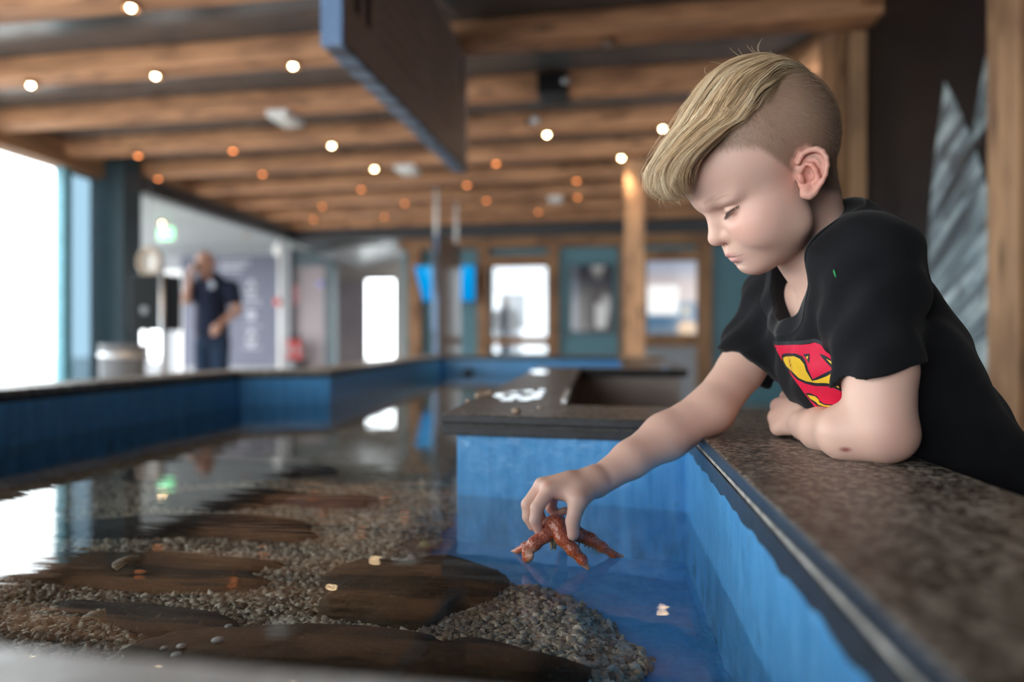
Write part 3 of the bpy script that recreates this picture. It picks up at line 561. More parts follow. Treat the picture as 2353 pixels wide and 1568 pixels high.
for i, (px, py, d, s) in enumerate(((372,510,8.95,1),(565,541,10.1,2))):
    x, y, _ = W(px, py, d); r = thing('ceiling_spotlight', ['lit spotlight on the pale side hall ceiling above the exit sign', 'silver spotlight on the pale side hall ceiling right of the man'][i], 'spotlight', (x, y, ZA), 'ceiling spotlights')
    for nm, me in (('trim_ring', LP['h']), ('lamp_lens', LP[s])):
        o = bpy.data.objects.new(nm, me); COL.objects.link(o); o.parent = r
# small ceiling fittings
def fitting(px, py, k, w, d_, h, label):
    yy = BEAMY[k+4]-.02; x = hitY(px, py, yy)[0]; yy = beamy(yy, x); r = thing('emergency_light', label, 'light', (x, yy, ZJ))
    MB().box((x-w/2, yy-d_/2, ZJ-h), (x+w/2, yy+d_/2, ZJ)).build('casing', M_WHITE, r, False, .012); MB().box((x-w*.4, yy-d_*.4, ZJ-h-.012), (x+w*.4, yy+d_*.4, ZJ-h)).build('diffuser', plain('frosted_cover', (.82,.84,.80,1), .3), r, False, .006)
fitting(655, 262, 2, .17, .30, .05, 'white ceiling box under the third timber beam left of the banner')
fitting(938, 388, 4, .20, .26, .05, 'white ceiling box under the fifth timber beam just left of the banner tip')
fitting(1278, 485, 6, .17, .2, .05, 'small white ceiling box under the seventh timber beam near the timber column')
x, y, z = W(1272, 190, 4.75); pj = thing('projector', 'black projector hanging from the dark ceiling right of the banner', 'projector', (x, y, z))
MB().box((x-.115, y-.02, z-.072), (x+.10, y+.26, z+.072)).build('case', M_BLACK, pj, False, .012); MB().lathe((x+.085, y-.021, z), [(.0,.012),(.022,.012),(.026,0)], 16, 'Y').build('lens', M_STEEL, pj, True)
for s in (-1, 1): MB().tube([(x+s*.03, y+.1, z+.07), (x+s*.015, y+.1, z+.13), (x, y+.1, ZC)], .008, 8).build('bracket_arm', M_STEEL, pj, True)
x, y, z = W(1230, 280, 5.65); cm = thing('ceiling_camera', 'small silver camera on the timber beam right of the banner', 'camera', (x, y, z))
MB().lathe((x, y, z), [(0,.06),(.03,.055),(.035,.0),(.028,-.05)], 16, 'Y').build('camera_body', M_STEEL, cm, True); MB().lathe((x, y, z), [(.01,0),(.01,ZJ-z+.01)], 8).build('mount', M_BLACK, cm, True); MB().box((x-.08, y-.01, z-.03), (x-.03, y+.04, z+.02)).build('driver_box', M_DARK, cm)
# ================================================================= TOUCH TANK
HT, HW, HF = -.11, -.234, -.305          # counter top, water, tank floor relative to the camera
ZT, ZW, ZF = CAMZ+HT, CAMZ+HW, CAMZ+HF
def xy(p): q = w3(p[0], p[1], 0); return (q[0], q[1])
NL, NR = (-1.31, .445), (.1416, .192); A_, B_, C_, D_, E_, F_, G_, H_, I_ = (-1.135,1.514),(-.986,2.466),(-.6855,2.576),(-.53,5.05),(.79,4.98),(.475,2.88),(.110,2.92),(-.0837,1.040),(.2385,.937)
BASIN = [NR, NL, A_, B_, C_, D_, E_, F_, G_, H_, I_]
tk = thing('touch_tank', 'blue painted touch tank filled with clear water', 'tank', xy((-.3, 1.2))+(0,))
MB().prism([xy(p) for p in BASIN], ZF-.03, ZF).build('tank_floor', M_BLUEF, tk)
n = len(BASIN)
for i in range(n):
    a, b = Vector(BASIN[i]), Vector(BASIN[(i+1) % n]); d = (b-a).normalized(); o = Vector((-d.y, d.x))*-1
    if o.dot(Vector((a+b)/2)-Vector((-.3, 1.2))) < 0 and i not in (6, 7, 8): o = o
    # polygon runs clockwise seen from above -> outward is to the left of travel
    o = Vector((-d.y, d.x)); t = .022
    area = sum(BASIN[j][0]*BASIN[(j+1)%n][1]-BASIN[(j+1)%n][0]*BASIN[j][1] for j in range(n))
    if area > 0: o = -o
    m = MB(); nx, nz = max(2, int((b-a).length/.012)), 22
    if (b-a).length > 1.2: nx, nz = 40, 8
    # inner face slightly lumpy (thick brushed paint), outer face flat
    rows = []; V = []; Fc = []
    ztop = ZT-.029
    for k in range(nz+1):
        for j in range(nx+1):
            p = a+(b-a)*(j/nx); z = ZF-.03+(ztop-ZF+.03)*k/nz
            l = .0012*math.sin(p.x*83+z*41)*math.sin(p.y*71-z*57)+.0008*math.sin(p.x*190+z*143+p.y*160) if 0 < j < nx and 0 < k < nz else 0
            q = p-o*max(l, -.0008); V.append(w3(q.x, q.y, z-CAMZ))
    for k in range(nz):
        for j in range(nx): s = k*(nx+1)+j; Fc.append((s, s+1, s+nx+2, s+nx+1))
    m.add(V, Fc); a2, b2 = a+o*t, b+o*t
    m.prism([xy(a+o*.002), xy(b+o*.002), xy(b2), xy(a2)], ZF-.03, ztop)
    m.build('tank_wall', M_BLUE, tk, True)
wat = MB().add([xy(p)+(ZW,) for p in BASIN[::-1]], [tuple(range(n))]); wo = wat.build('water', water(), None)
tag(wo, 'clear rippled water surface inside the blue touch tank', 'water', kind='stuff')
def grow(pts, e):                                     # offset polygon inwards (e>0)
    P = [Vector(p) for p in pts]; k = len(P); s = sum(P[i].x*P[(i+1)%k].y-P[(i+1)%k].x*P[i].y for i in range(k)); out = []
    for i in range(k):
        d0 = (P[i]-P[i-1]).normalized(); d1 = (P[(i+1)%k]-P[i]).normalized(); g = 1 if s > 0 else -1
        n0 = Vector((-d0.y, d0.x))*g; n1 = Vector((-d1.y, d1.x))*g; m = (n0+n1).normalized(); out.append(P[i]+m*(e/max(.4, m.dot(n0))))
    return out
def worktop(name, label, poly, mat, lipmat=None, plinth=True, seal=None, thin=.006):
    c = sum((Vector(p) for p in poly), Vector((0,0)))/len(poly); r = thing(name, label, 'worktop', xy(c)+(ZT,))
    MB().prism([xy(p) for p in poly], ZT-.014, ZT, (0, 1)).build('stone_slab', [mat, lipmat or (M_LIP if mat is M_STONE else mat)], r, False, .0025)
    MB().prism([xy(p) for p in grow(poly, .0004)], ZT-.0172, ZT-.014).build('sealant', M_SEAL if seal else M_SEALD, r)
    MB().prism([xy(p) for p in grow(poly, .001)], ZT-.031, ZT-.0172).build('edge_band', lipmat or M_LIP, r, False, .0015)
    if plinth:
        MB().prism([xy(p) for p in grow(poly, .027)], 0, ZT-.031).build('plinth', M_TAUPE, r)
    return r
W1 = [(.09,-.2),(.1285,.1),(.238,.938),(.262,1.12),(.442,1.095),(.272,-.224)]
worktop('stone_worktop', 'long dark speckled worktop the boy leans his elbows on', W1, M_STONE, M_LIPB, seal=True)
m = MB(); V = []; N_ = 240; rr = random.Random(5); ns = [rr.uniform(0, 6) for _ in range(6)]
for i in range(N_+1):
    t_ = i/N_; p = Vector((.1415, .2)).lerp(Vector((.2383, .937)), t_); g = .0035+.0024*(math.sin(t_*23+ns[0])*math.sin(t_*61+ns[1])+.25*math.sin(t_*150+ns[2])); p = p+Vector((-.0013, .0002)); V += [w3(p.x, p.y, HT-.0174), w3(p.x, p.y, HT-.0310-max(0, g))]
m.add(V, [(2*i, 2*i+1, 2*i+3, 2*i+2) for i in range(N_)])
rb = m.build('ragged_band', M_LIPB, bpy.data.objects['stone_worktop']); sd = rb.modifiers.new('thick', 'SOLIDIFY'); sd.thickness = .001
W2 = [(-.106,1.027),(.2375,.9375),(.2615,1.12),(.262,1.135),(.0866,1.182),(-.083,1.222)]
worktop('stone_worktop', 'dark worktop end of the peninsula behind the hand with the starfish', W2, M_STONE)
W3 = [(-.083,1.223),(.0866,1.183),(.270,2.70),(.094,2.72)]
worktop('stone_worktop', 'long dark worktop of the peninsula with wet patches on it', W3, M_STONE)
W4 = [(.0945,2.721),(.2705,2.701),(.687,2.66),(.715,2.86),(.475,2.878),(.11,2.918)]
worktop('stone_worktop', 'dark cross worktop with a black edge at the far end of the peninsula', W4, M_STONE)
W5 = [(.476,2.879),(.715,2.861),(1.06,5.20),(.80,5.22)]
worktop('stone_worktop', 'dark worktop running along the far right side of the tank', W5, M_STONE)
W6 = [(-.60,5.05),(.795,4.975),(.80,5.19),(-.60,5.26)]
worktop('stone_worktop', 'dark far rim of the tank in front of the teal back wall', W6, M_STONE)
O = lambda p, dx, dy: (p[0]+dx, p[1]+dy)
W7 = [(-1.305,.447),A_,B_,C_,D_,(-.60,5.052),(-.60,5.26),(-.70,5.26),(-.855,2.72),(-1.14,2.60),(-1.30,1.535),(-1.47,.42)]
worktop('stone_worktop', 'pale grey zigzag rim along the left side of the tank', W7, M_STONEL)
W8 = [(-1.30,.443),(.128,.1935),(.09,.02),(-1.33,.25)]
worktop('stone_worktop', 'blurred pale grey tank rim nearest to the viewer', W8, M_NEAR)
# wet patches, white strip and crumbs on the peninsula
def puddle(pts, label):
    m = MB(); P = [xy(hz(*p)) for p in pts]; m.prism(P, ZT+.0002, ZT+.0016); o = m.build('puddle', M_WET, None, False); tag(o, label, 'puddle')
def hz(px, py, h=HT): d = h*-FOC/(py-CY); return ((px-CX)/FOC*d, d)
t = NT('spilt_water'); t.bsdf((.10, .085, .07, 1), .03, 0, .9, Coat_Weight=1.0, Coat_Roughness=.02); M_WET = t.m
def blob(px, py, rx, ry, seed, label):
    rr = random.Random(seed); puddle([(px+rx*math.cos(a)*(1+.25*rr.uniform(-1,1)), py+ry*math.sin(a)*(1+.25*rr.uniform(-1,1))) for a in [i*math.pi/9 for i in range(18)]], label)
for i, (x, y, rx, ry) in enumerate(((1150,911,14,4.5),(1178,904,20,3.2),(1212,901,16,3),(1236,907,13,3.2),(1185,914,17,4.2),(1222,915,22,3.2),(1165,920,15,3),(1205,921,14,2.4),(1245,899,9,2.2))):
    blob(x, y, rx, ry, 30+i, ['wet patch nearest the tan pebbles on the peninsula worktop','long thin wet patch at the back left of the wet cluster on the peninsula worktop','wet patch at the back middle of the wet cluster on the peninsula worktop','wet patch at the right of the wet cluster on the peninsula worktop','wet patch in the centre of the wet cluster on the peninsula worktop','long wet patch at the front right of the wet cluster on the peninsula worktop','wet patch at the front left of the wet cluster on the peninsula worktop','thin wet patch at the very front of the wet cluster on the peninsula worktop','tiny wet patch at the back right corner of the wet cluster on the peninsula worktop'][i])
blob(1238, 856, 20, 4.5, 5, 'small wet patch at the far end of the peninsula worktop')
blob(1505, 825, 24, 4, 6, 'wet patch on the far right worktop near the timber column'); blob(1530, 846, 12, 2.5, 8, 'tiny wet patch on the cross worktop')
a, b = hz(1297, 928), hz(1307, 903); o = MB().bar(w3(a[0],a[1],HT+.004), w3(b[0],b[1],HT+.004), .011, .008).build('white_clip', M_WHITE, None, False, .002); tag(o, 'small white strip standing at the inner edge of the peninsula worktop', 'strip')
M_PEB = plain('tan_pebble', (.50,.36,.26,1), .6)
for i, (px, py, s) in enumerate(((1100,914,.009),(1112,911,.008),(1126,908,.009),(1075,926,.006),(1186,950,.008),(1241,940,.004))):
    p = hz(px, py); m = MB(); m.lathe(w3(p[0], p[1], HT), [(s*.5,0),(s*.9,s*.3),(s*.7,s*.8),(s*.2,s)], 9); o = m.build('pebble', M_PEB, None, True)
    tag(o, ['small tan pebble at the left edge of the peninsula worktop, furthest left of three','middle of three small tan pebbles on the left edge of the peninsula worktop','right one of three small tan pebbles next to the big wet patch','single tan pebble near the corner of the peninsula worktop','tan crumb on the front edge of the peninsula worktop','tiny tan crumb on the front part of the peninsula worktop'][i], 'pebble', 'pebbles on the peninsula')
# dark stub pipe on far wall of tank
p = w3((1077-CX)/FOC*4.93, 4.93, -(858-CY)/FOC*4.93); o = MB().lathe(p, [(.03,-.06),(.03,.06),(.02,.06)], 14, 'Y').build('drain_pipe', M_BLACK, None, True); tag(o, 'dark pipe stub in the far blue tank wall at the waterline', 'pipe')
# ---------------------------------------------------------------- gravel bank
HG = -.289
BANK = [(-.10,2.9),(-.10,1.2),(-.116,.936),(-.06,.885),(-.014,.841),(.05,.80),(.105,.739),(.120,.654),(.105,.58),(.100,.45),(.09,.24),(-1.28,.42),(-1.10,1.52),(-.95,2.45),(-.66,2.55),(-.52,4.9),(.70,4.85),(.44,2.95),(.05,2.97)]
def bankh(P):
    d = pdist(P, BANK)+.010*np.sin(P[:,0]*41+P[:,1]*23)*np.sin(P[:,1]*37)
    s = np.clip(-d/.05, 0, 1); s = s*s*(3-2*s)
    return HF+.002+(HG-HF)*s+.004*np.sin(P[:,0]*19+1)*np.sin(P[:,1]*17), d
def gravel():
    V = []; Fq = []; off = 0
    for (x0,x1,y0,y1,h) in ((-1.28,.14,.22,1.6,.012),(-1.1,.80,1.6,4.95,.05)):
        X, Y = np.meshgrid(np.arange(x0,x1+h,h), np.arange(y0,y1+h,h)); P = np.stack([X.ravel(), Y.ravel()], 1); z, d = bankh(P)
        db = pdist(P, [tuple(v) for v in grow(BASIN, .012)]); ok = ((d < .012) & (db < 0)).reshape(X.shape)
        V.append(wa(np.column_stack([P, z]))); nx = X.shape[1]; idx = np.arange(X.size).reshape(X.shape)
        k = ok[:-1,:-1] & ok[1:,:-1] & ok[:-1,1:] & ok[1:,1:]
        Fq.append(np.stack([idx[:-1,:-1][k], idx[:-1,1:][k], idx[1:,1:][k], idx[1:,:-1][k]], 1)+off); off += X.size
    V = np.concatenate(V); Fq = np.concatenate(Fq); u = np.unique(Fq); mp = np.zeros(len(V), int); mp[u] = np.arange(len(u))
    return V[u], mp[Fq]
GV, GF = gravel(); gr = npmesh('gravel', GV, GF, gravelbase()); tag(gr, 'pale crushed shell gravel covering the left of the tank floor', 'gravel', kind='stuff')
# loose shell grains on top, one mesh
def grains(N):
    out = []; need = N
    P = np.column_stack([RNG.uniform(-1.05, .13, N*3), .27+1.1*RNG.random(N*3)**1.7])
    z, d = bankh(P); db = pdist(P, [tuple(v) for v in grow(BASIN, .012)]); k = (d < .004) & (db < 0) & (np.abs(P[:,0]) < .8*P[:,1]+.05); P, z = P[k][:N], z[k][:N]; N = len(P)
    s = RNG.uniform(.0020, .0050, N); base = np.array([(-1,-1,-1),(1,-1,-1),(1,1,-1),(-1,1,-1),(-1,-1,1),(1,-1,1),(1,1,1),(-1,1,1)], float)
    Vb = base[None]*(1+RNG.uniform(-.45, .25, (N, 8, 3)))*s[:,None,None]*np.stack([np.ones(N), RNG.uniform(.5, 1, N), RNG.uniform(.25, .6, N)], 1)[:,None,:]
    ax = RNG.normal(size=(N,3)); ax /= np.linalg.norm(ax, axis=1)[:,None]; an = RNG.uniform(0, 1.1, N); az = RNG.uniform(0, 6.28, N)
    c, s_ = np.cos(az)[:,None], np.sin(az)[:,None]; Vb = np.stack([Vb[...,0]*c-Vb[...,1]*s_, Vb[...,0]*s_+Vb[...,1]*c, Vb[...,2]], -1)
    K = ax[:,None,:]; ca, sa = np.cos(an)[:,None,None], np.sin(an)[:,None,None]; Vb = Vb*ca+np.cross(np.broadcast_to(K, Vb.shape), Vb)*sa+K*((Vb*K).sum(-1, keepdims=True))*(1-ca)
    Vb += np.column_stack([P, z+.0012])[:,None,:]
    f = np.array([(0,3,2,1),(4,5,6,7),(0,1,5,4),(1,2,6,5),(2,3,7,6),(3,0,4,7)]); Fq = (f[None]+8*np.arange(N)[:,None,None]).reshape(-1, 4)
    pal = np.array([1.55,1.44,1.26])*np.array([(.50,.46,.39),(.38,.33,.26),(.60,.58,.52),(.24,.21,.17),(.44,.38,.29),(.32,.30,.27),(.54,.46,.36),(.07,.06,.05),(.70,.67,.60),(.72,.69,.64),(.16,.13,.10)])
    col = pal[RNG.integers(0, len(pal), N)]*RNG.uniform(.75, 1.15, (N,1)); return wa(Vb.reshape(-1,3)), Fq, np.repeat(col, 8, 0)
v_, f_, c_ = grains(42000); g2 = npmesh('shell_grains', v_, f_, gravelmat(), None, c_, False); tag(g2, 'loose pale shell fragments lying on the gravel bank', 'gravel', kind='stuff')
# ---------------------------------------------------------------- rocks, shells
def rock(c, r, rot, seed, mat, label, flat=.5, hc=HG, px=None):
    bm = __import__('bmesh').new(); __import__('bmesh').ops.create_icosphere(bm, subdivisions=5, radius=1); rr = random.Random(seed); ph = [rr.uniform(0, 6) for _ in range(9)]
    V = np.array([v.co[:] for v in bm.verts]); Fc = [tuple(v.index for v in f.verts) for f in bm.faces]; bm.free()
    V = np.sign(V)*np.abs(V)**np.array([.82, .82, .62]); an = np.arctan2(V[:,1], V[:,0])
    k = 1+.08*np.sin(2*an+ph[0])+.12*np.sin(3*an+ph[1])+.07*np.sin(5*an+ph[2])+.03*np.sin(7*an+ph[4])+.02*np.sin(9*an+ph[3])
    V[:,:2] *= k[:,None]; V[:,2] *= 1+.10*np.sin(3*V[:,0]+ph[4])+.10*np.sin(4*V[:,1]+ph[5])
    V += .018*np.stack([np.sin(11*V[:,1]+ph[6])*np.sin(9*V[:,2]), np.sin(12*V[:,0]+ph[7])*np.sin(8*V[:,2]+1), np.sin(9*V[:,0]+ph[8])*np.sin(10*V[:,1])], 1)+.018*np.sin(V[:,[1,2,0]]*31+ph[0])*np.sin(V[:,[2,0,1]]*23+ph[1])+.006*np.sin(V[:,[1,2,0]]*67+ph[2])
    V *= np.array(r); ca, sa = math.cos(rot), math.sin(rot); V = np.stack([V[:,0]*ca-V[:,1]*sa+c[0], V[:,0]*sa+V[:,1]*ca+c[1], V[:,2]+hc], 1)
    o = npmesh('rock', wa(V), np.array(Fc), mat); tag(o, label, 'rock', 'rocks in the tank'); return o
rock((-.118,.772), (.094,.100,.024), .15, 4, M_ROCK, 'broad flat brown rock in the middle of the gravel', hc=HG+.004)
rock((-.160,.585), (.195,.064,.024), -.06, 9, M_ROCK, 'long flat brown slab nearest to the viewer', hc=HG+.004)
rock((-.36,.690), (.115,.026,.018), -.32, 12, M_ROCKD, 'narrow dark stone ridge behind the left part of the nearest slab')
rock((-.47,.84), (.20,.055,.020), -.10, 17, M_ROCK, 'long brown slab in the left middle of the tank')
rock((-.50,1.02), (.21,.05,.022), -.05, 21, M_ROCKD, 'dark slab behind the long brown slab on the left')
rock((-.315,1.185), (.075,.04,.022), -.1, 25, M_ROCKM, 'mauve rounded rock at the far edge of the gravel patch')
rock((-.50,1.20), (.13,.045,.024), .05, 31, M_ROCKD, 'dark rock left of the mauve rock')
rock((-.72,.80), (.15,.045,.018), -.2, 35, M_ROCKT, 'tan slab at the far left of the tank')
rock((-.62,1.45), (.20,.09,.03), .1, 41, M_ROCKD, 'large dark rock by the left tank wall')
rock((-.55,.585), (.10,.035,.014), -.1, 44, M_ROCKT, 'low tan rock in the left foreground beside the scallop shell')
rock((-.014,.622), (.055,.020,.010), -.4, 47, M_ROCKD, 'small weedy dark stone on the gravel near the blue floor')
rock((.030,.575), (.013,.010,.007), .2, 52, M_ROCKD, 'small black mussel like stone on the gravel')
rock((.03,.520), (.030,.016,.010), .1, 53, M_ROCKD, 'dark stone at the tip of the nearest slab')
rock((-.02,1.9), (.05,.12,.02), .1, 61, M_ROCKD, 'dark rock beside the peninsula wall under water')
def shell(c, r, rot, label, mat, ribs=13, name='scallop_shell'):
    V = []; Fq = []; nu, nv = 39, 12
    for j in range(nv+1):
        for i in range(nu+1):
            a = -1.15+2.3*i/nu; q = j/nv; rr = r*q*(1-.10*abs(a/1.15)**3); z = r*.42*math.sin(q*2.3)*(1-.25*q)*(1-.35*(a/1.15)**2)+r*.022*q*math.cos(a*ribs*2.4)
            V.append((c[0]+math.cos(rot)*rr*math.sin(a)-math.sin(rot)*rr*math.cos(a), c[1]+math.sin(rot)*rr*math.sin(a)+math.cos(rot)*rr*math.cos(a), c[2]+z))
    for j in range(nv):
        for i in range(nu): s = j*(nu+1)+i; Fq.append((s, s+1, s+nu+2, s+nu+1))
    o = npmesh(name, wa(V), np.array(Fq), mat); md = o.modifiers.new('thick', 'SOLIDIFY'); md.thickness = r*.04; tag(o, label, 'shell'); return o
def ribm():
    t = NT('scallop_ribs'); v = t.coord(); wv = t.noise(v, 160, 3); t.bsdf(t.ramp(wv, [(.35, (.24,.14,.065,1)), (.6, (.42,.29,.16,1))]), .5); return t.m
M_SHELL = ribm(); M_SHW = plain('white_shell', (.62,.63,.60,1), .4); M_SHY = plain('olive_shell', (.26,.24,.13,1), .4)
shell((-.405,.683,HG+.004), .034, .25, 'ribbed tan scallop shell in the left foreground', M_SHELL)
shell((-.225,1.11,HG+.003), .014, 1.2, 'small white shell on the gravel right of the mauve rock', M_SHW, 5, 'white_shell')
shell((-.13,.945,HG+.003), .021, -1.2, 'olive shell at the gravel edge beside the blue floor', M_SHY, 6, 'olive_shell')
shell((-.435,.80,HG+.024), .030, 1.5, 'pale shell lying on the long brown slab on the left', M_SHELL, 9)
for i, (px, py, s) in enumerate(((500,1465,.006),(418,1478,.0045),(405,1498,.005),(467,1496,.004),(575,1494,.005),(378,1482,.004),(525,1432,.004),(1050,1490,.006),(415,1482,.004))):
    p = hz(px, py, -.262 if i < 8 else -.264); m = MB(); z = -.266
    m.lathe(w3(p[0], p[1], z), [(s*.4,0),(s,s*.2),(s*.8,s*.45),(s*.1,s*.55)], 8); o = m.build('shell_chip', M_SHW, None, True)
    tag(o, 'tiny white shell chip lying on the nearest brown slab', 'shell', 'white shell chips on the nearest slab')
# ================================================================= SOFT SHAPES (distance fields -> one continuous mesh)
I3 = np.eye(3)
def ELL(c, r, R=I3):
    c = np.asarray(c, float); r = np.asarray(r, float)
    def f(P):
        q = (P-c)@R; k0 = np.linalg.norm(q/r, axis=1); k1 = np.linalg.norm(q/(r*r), axis=1)+1e-9; return k0*(k0-1)/k1
    return f, c, r.max()
def RC(a, b, ra, rb):
    a = np.asarray(a, float); b = np.asarray(b, float); e = b-a; L2 = e@e+1e-12
    def f(P):
        w = P-a; t = np.clip((w@e)/L2, 0, 1); return np.linalg.norm(w-t[:,None]*e, axis=1)-(ra+(rb-ra)*t)
    return f, (a+b)/2, math.sqrt(L2)/2+max(ra, rb)
def CUT(pr, planes):                                   # shape cut by half spaces (point, outward normal)
    f0, c, r = pr; pls = [(np.asarray(p, float), np.asarray(n, float)/np.linalg.norm(n)) for p, n in planes]
    def f(P):
        d = f0(P)
        for p, n in pls: d = np.maximum(d, (P-p)@n)
        return d
    return f, c, r
def CYL(c, n, u, ru, rv, h0, h1):                      # elliptic cylinder
    c = np.asarray(c, float); n = np.asarray(n, float)/np.linalg.norm(n); u = np.asarray(u, float); u = u-n*(u@n); u /= np.linalg.norm(u); v = np.cross(n, u)
    def f(P):
        w = P-c; x, y, z = w@u, w@v, w@n; k = np.sqrt((x/ru)**2+(y/rv)**2); return np.maximum((k-1)*min(ru, rv), np.maximum(h0-z, z-h1))
    return f, c+n*(h0+h1)/2, math.hypot(max(ru, rv), (h1-h0)/2)+.01
def chain(pts, rs, k, op='u'): return [(op, k, RC(pts[i], pts[i+1], rs[i], rs[i+1])) for i in range(len(pts)-1)]
def ev(ops, P, far=.25):
    P = np.asarray(P, float); f = np.full(len(P), far)
    for op, k, pr in ops:
        if op == 'd': f = f+pr[0](P); continue
        g = pr[0](P)
        if op == 'u': h = np.maximum(k-np.abs(f-g), 0)/max(k, 1e-9); f = np.minimum(f, g)-h*h*k*.25
        elif op == 's': h = np.maximum(k-np.abs(f+g), 0)/max(k, 1e-9); f = np.maximum(f, -g)+h*h*k*.25
        elif op == 'i': f = np.maximum(f, g)
    return f
def polygonize(ops, h, B=20, lo=None, hi=None):
    us = [pr for op, k, pr in ops if op == 'u']
    if lo is None: lo = np.min([c-r for _, c, r in us], 0)-3*h; hi = np.max([c+r for _, c, r in us], 0)+3*h
    lo = np.asarray(lo); nb = np.ceil((np.asarray(hi)-lo)/(h*B)).astype(int); N = nb*B+1
    G = np.stack(np.meshgrid(*[np.arange(n) for n in nb], indexing='ij'), -1).reshape(-1, 3); Cn = lo+(G+.5)*B*h; rad = B*h*.8661
    act = np.abs(ev(ops, Cn, 9)) < rad*2.6+.012; lin_ = np.arange(B+1); gx = np.stack(np.meshgrid(lin_, lin_, lin_, indexing='ij'), -1).reshape(-1, 3)
    ids = []; pos = []; quads = []; st = np.array([N[1]*N[2], N[2], 1], np.int64)
    for g, c in zip(G[act], Cn[act]):
        loc = [o for o in ops if o[0] in 'di' or np.linalg.norm(o[2][1]-c)-o[2][2] < rad+o[1]*1.6+.016]
        if not any(o[0] == 'u' for o in loc): continue
        base = g*B; P = lo+(gx+base)*h; F = ev(loc, P).reshape(B+1, B+1, B+1); S = F < 0
        if S.all() or not S.any(): continue
        cs = [S[i:B+i, j:B+j, k:B+k] for i in (0,1) for j in (0,1) for k in (0,1)]; s = sum(x.astype(np.int8) for x in cs); ac = np.argwhere((s > 0) & (s < 8))
        if not len(ac): continue
        sm_ = np.zeros((len(ac), 3)); ct = np.zeros(len(ac))
        for ax in range(3):
            o1, o2 = [a for a in range(3) if a != ax]
            for u in (0, 1):
                for v in (0, 1):
                    A = ac.copy(); A[:, o1] += u; A[:, o2] += v; Bq = A.copy(); Bq[:, ax] += 1
                    fa = F[A[:,0],A[:,1],A[:,2]]; fb = F[Bq[:,0],Bq[:,1],Bq[:,2]]; cr = (fa < 0) != (fb < 0); t = np.where(cr, fa/np.where(cr, fa-fb, 1), 0)
                    q = A.astype(float); q[:, ax] += t; sm_ += q*cr[:,None]; ct += cr
        ids.append((ac+base)@st); pos.append(lo+(sm_/ct[:,None]+base)*h)
        for ax in range(3):
            o1, o2 = [(1,2),(2,0),(0,1)][ax]; sl = [slice(0,B)]*3; s2 = list(sl); s2[ax] = slice(1, B+1)
            cr = np.argwhere(S[tuple(sl)] != S[tuple(s2)])
            if not len(cr): continue
            fl = S[tuple(sl)][cr[:,0],cr[:,1],cr[:,2]]; gid = (cr+base)@st; q = np.stack([gid, gid-st[o1], gid-st[o1]-st[o2], gid-st[o2]], 1); q[~fl] = q[~fl][:, ::-1]; quads.append(q)
    ids = np.concatenate(ids); pos = np.concatenate(pos); Q = np.concatenate(quads); o = np.argsort(ids); ids, pos = ids[o], pos[o]; k = np.searchsorted(ids, Q); k = np.clip(k, 0, len(ids)-1)
    ok = (ids[k] == Q).all(1); return pos, k[ok]
def newton(ops, V, h, it=1):
    for _ in range(it):
        out = []
        for i in range(0, len(V), 60000):
            P = V[i:i+60000]; f0 = ev(ops, P); e = h*.3; g = np.stack([ev(ops, P+np.eye(3)[a]*e)-f0 for a in range(3)], 1)/e
            stp = g*(f0/(np.sum(g*g, 1)+1e-6))[:,None]; n = np.linalg.norm(stp, axis=1); out.append(P-stp*np.minimum(1, h*.6/np.maximum(n, 1e-9))[:,None])
        V = np.concatenate(out)
    return V
def march(ops, Pm, D, n=60, lim=.4):                    # walk along a ray until the surface
    P = np.array(Pm, float); t = np.zeros(len(P))
    for _ in range(n): t += np.clip(ev(ops, P+D*t[:,None]), -.02, .04)*.8
    return P+D*t[:,None]
def snap(ops, P0, D, lim=.45, full=None):
    P0 = np.asarray(P0, float); best = P0.copy(); bf = np.full(len(P0), 9.); t = np.zeros(len(P0))
    for _ in range(90):
        X = P0+D*t[:,None]; f = ev(ops, X); b = np.abs(f) < bf; best[b] = X[b]; bf[b] = np.abs(f)[b]; t = np.minimum(t+np.clip(f, -.02, .03)*.8, lim)
    return newton(full or ops, best, .02, 7)
def paint(V, base, spots):
    C = np.tile(np.array(base), (len(V), 1))
    for sp in spots:
        hd = isinstance(sp[0], str); c, r, col, s = sp[1:] if hd else sp
        d = np.linalg.norm(((tohl(V) if hd else V)-np.asarray(c))/np.asarray(r), axis=1); w = np.clip(1-d, 0, 1); w = w*w*(3-2*w)*s; C = C*(1-w[:,None])+np.array(col)*w[:,None]
    return C
# ================================================================= THE BOY
pit, rol = math.radians(28), math.radians(8); F_ax = np.array([-math.cos(pit), 0, -math.sin(pit)]); L0 = np.array([0., -1, 0]); U0 = np.cross(F_ax, L0)
L_ax = L0*math.cos(rol)-U0*math.sin(rol); U_ax = np.cross(F_ax, L_ax); HR = np.stack([F_ax, L_ax, U_ax], 1); HT0 = np.array([.2755, .71, .159])
def hl(x, y, z): return HT0+HR@(np.array([x, y, z], float)/1000)
def tohl(V): return ((np.asarray(V)-HT0)@HR)*1000
def HE(c, r, extra=None): return ELL(hl(*c), np.array(r)/1000, HR if extra is None else HR@extra)
def HC(a, b, ra, rb): return RC(hl(*a), hl(*b), ra/1000, rb/1000)
def rotz(a): c, s = math.cos(a), math.sin(a); return np.array([[c,-s,0],[s,c,0],[0,0,1]])
head = [('u', 0, HE((1,0,48), (78,68,71))), ('u', .012, HE((-24,0,53), (52,66,66))), ('u', .020, HE((30,0,42), (54,55,44))), ('u', .020, HE((28,0,-10), (45,52,46)))]
for s in (1, -1):
    head += [('u', .014, HE((42,29*s,-19), (25,24,24))), ('u', .016, HC((13,40*s,-37), (50,10*s,-53), 10.5, 13)), ('u', .010, HC((72,8*s,22), (55,38*s,24), 8, 8))]
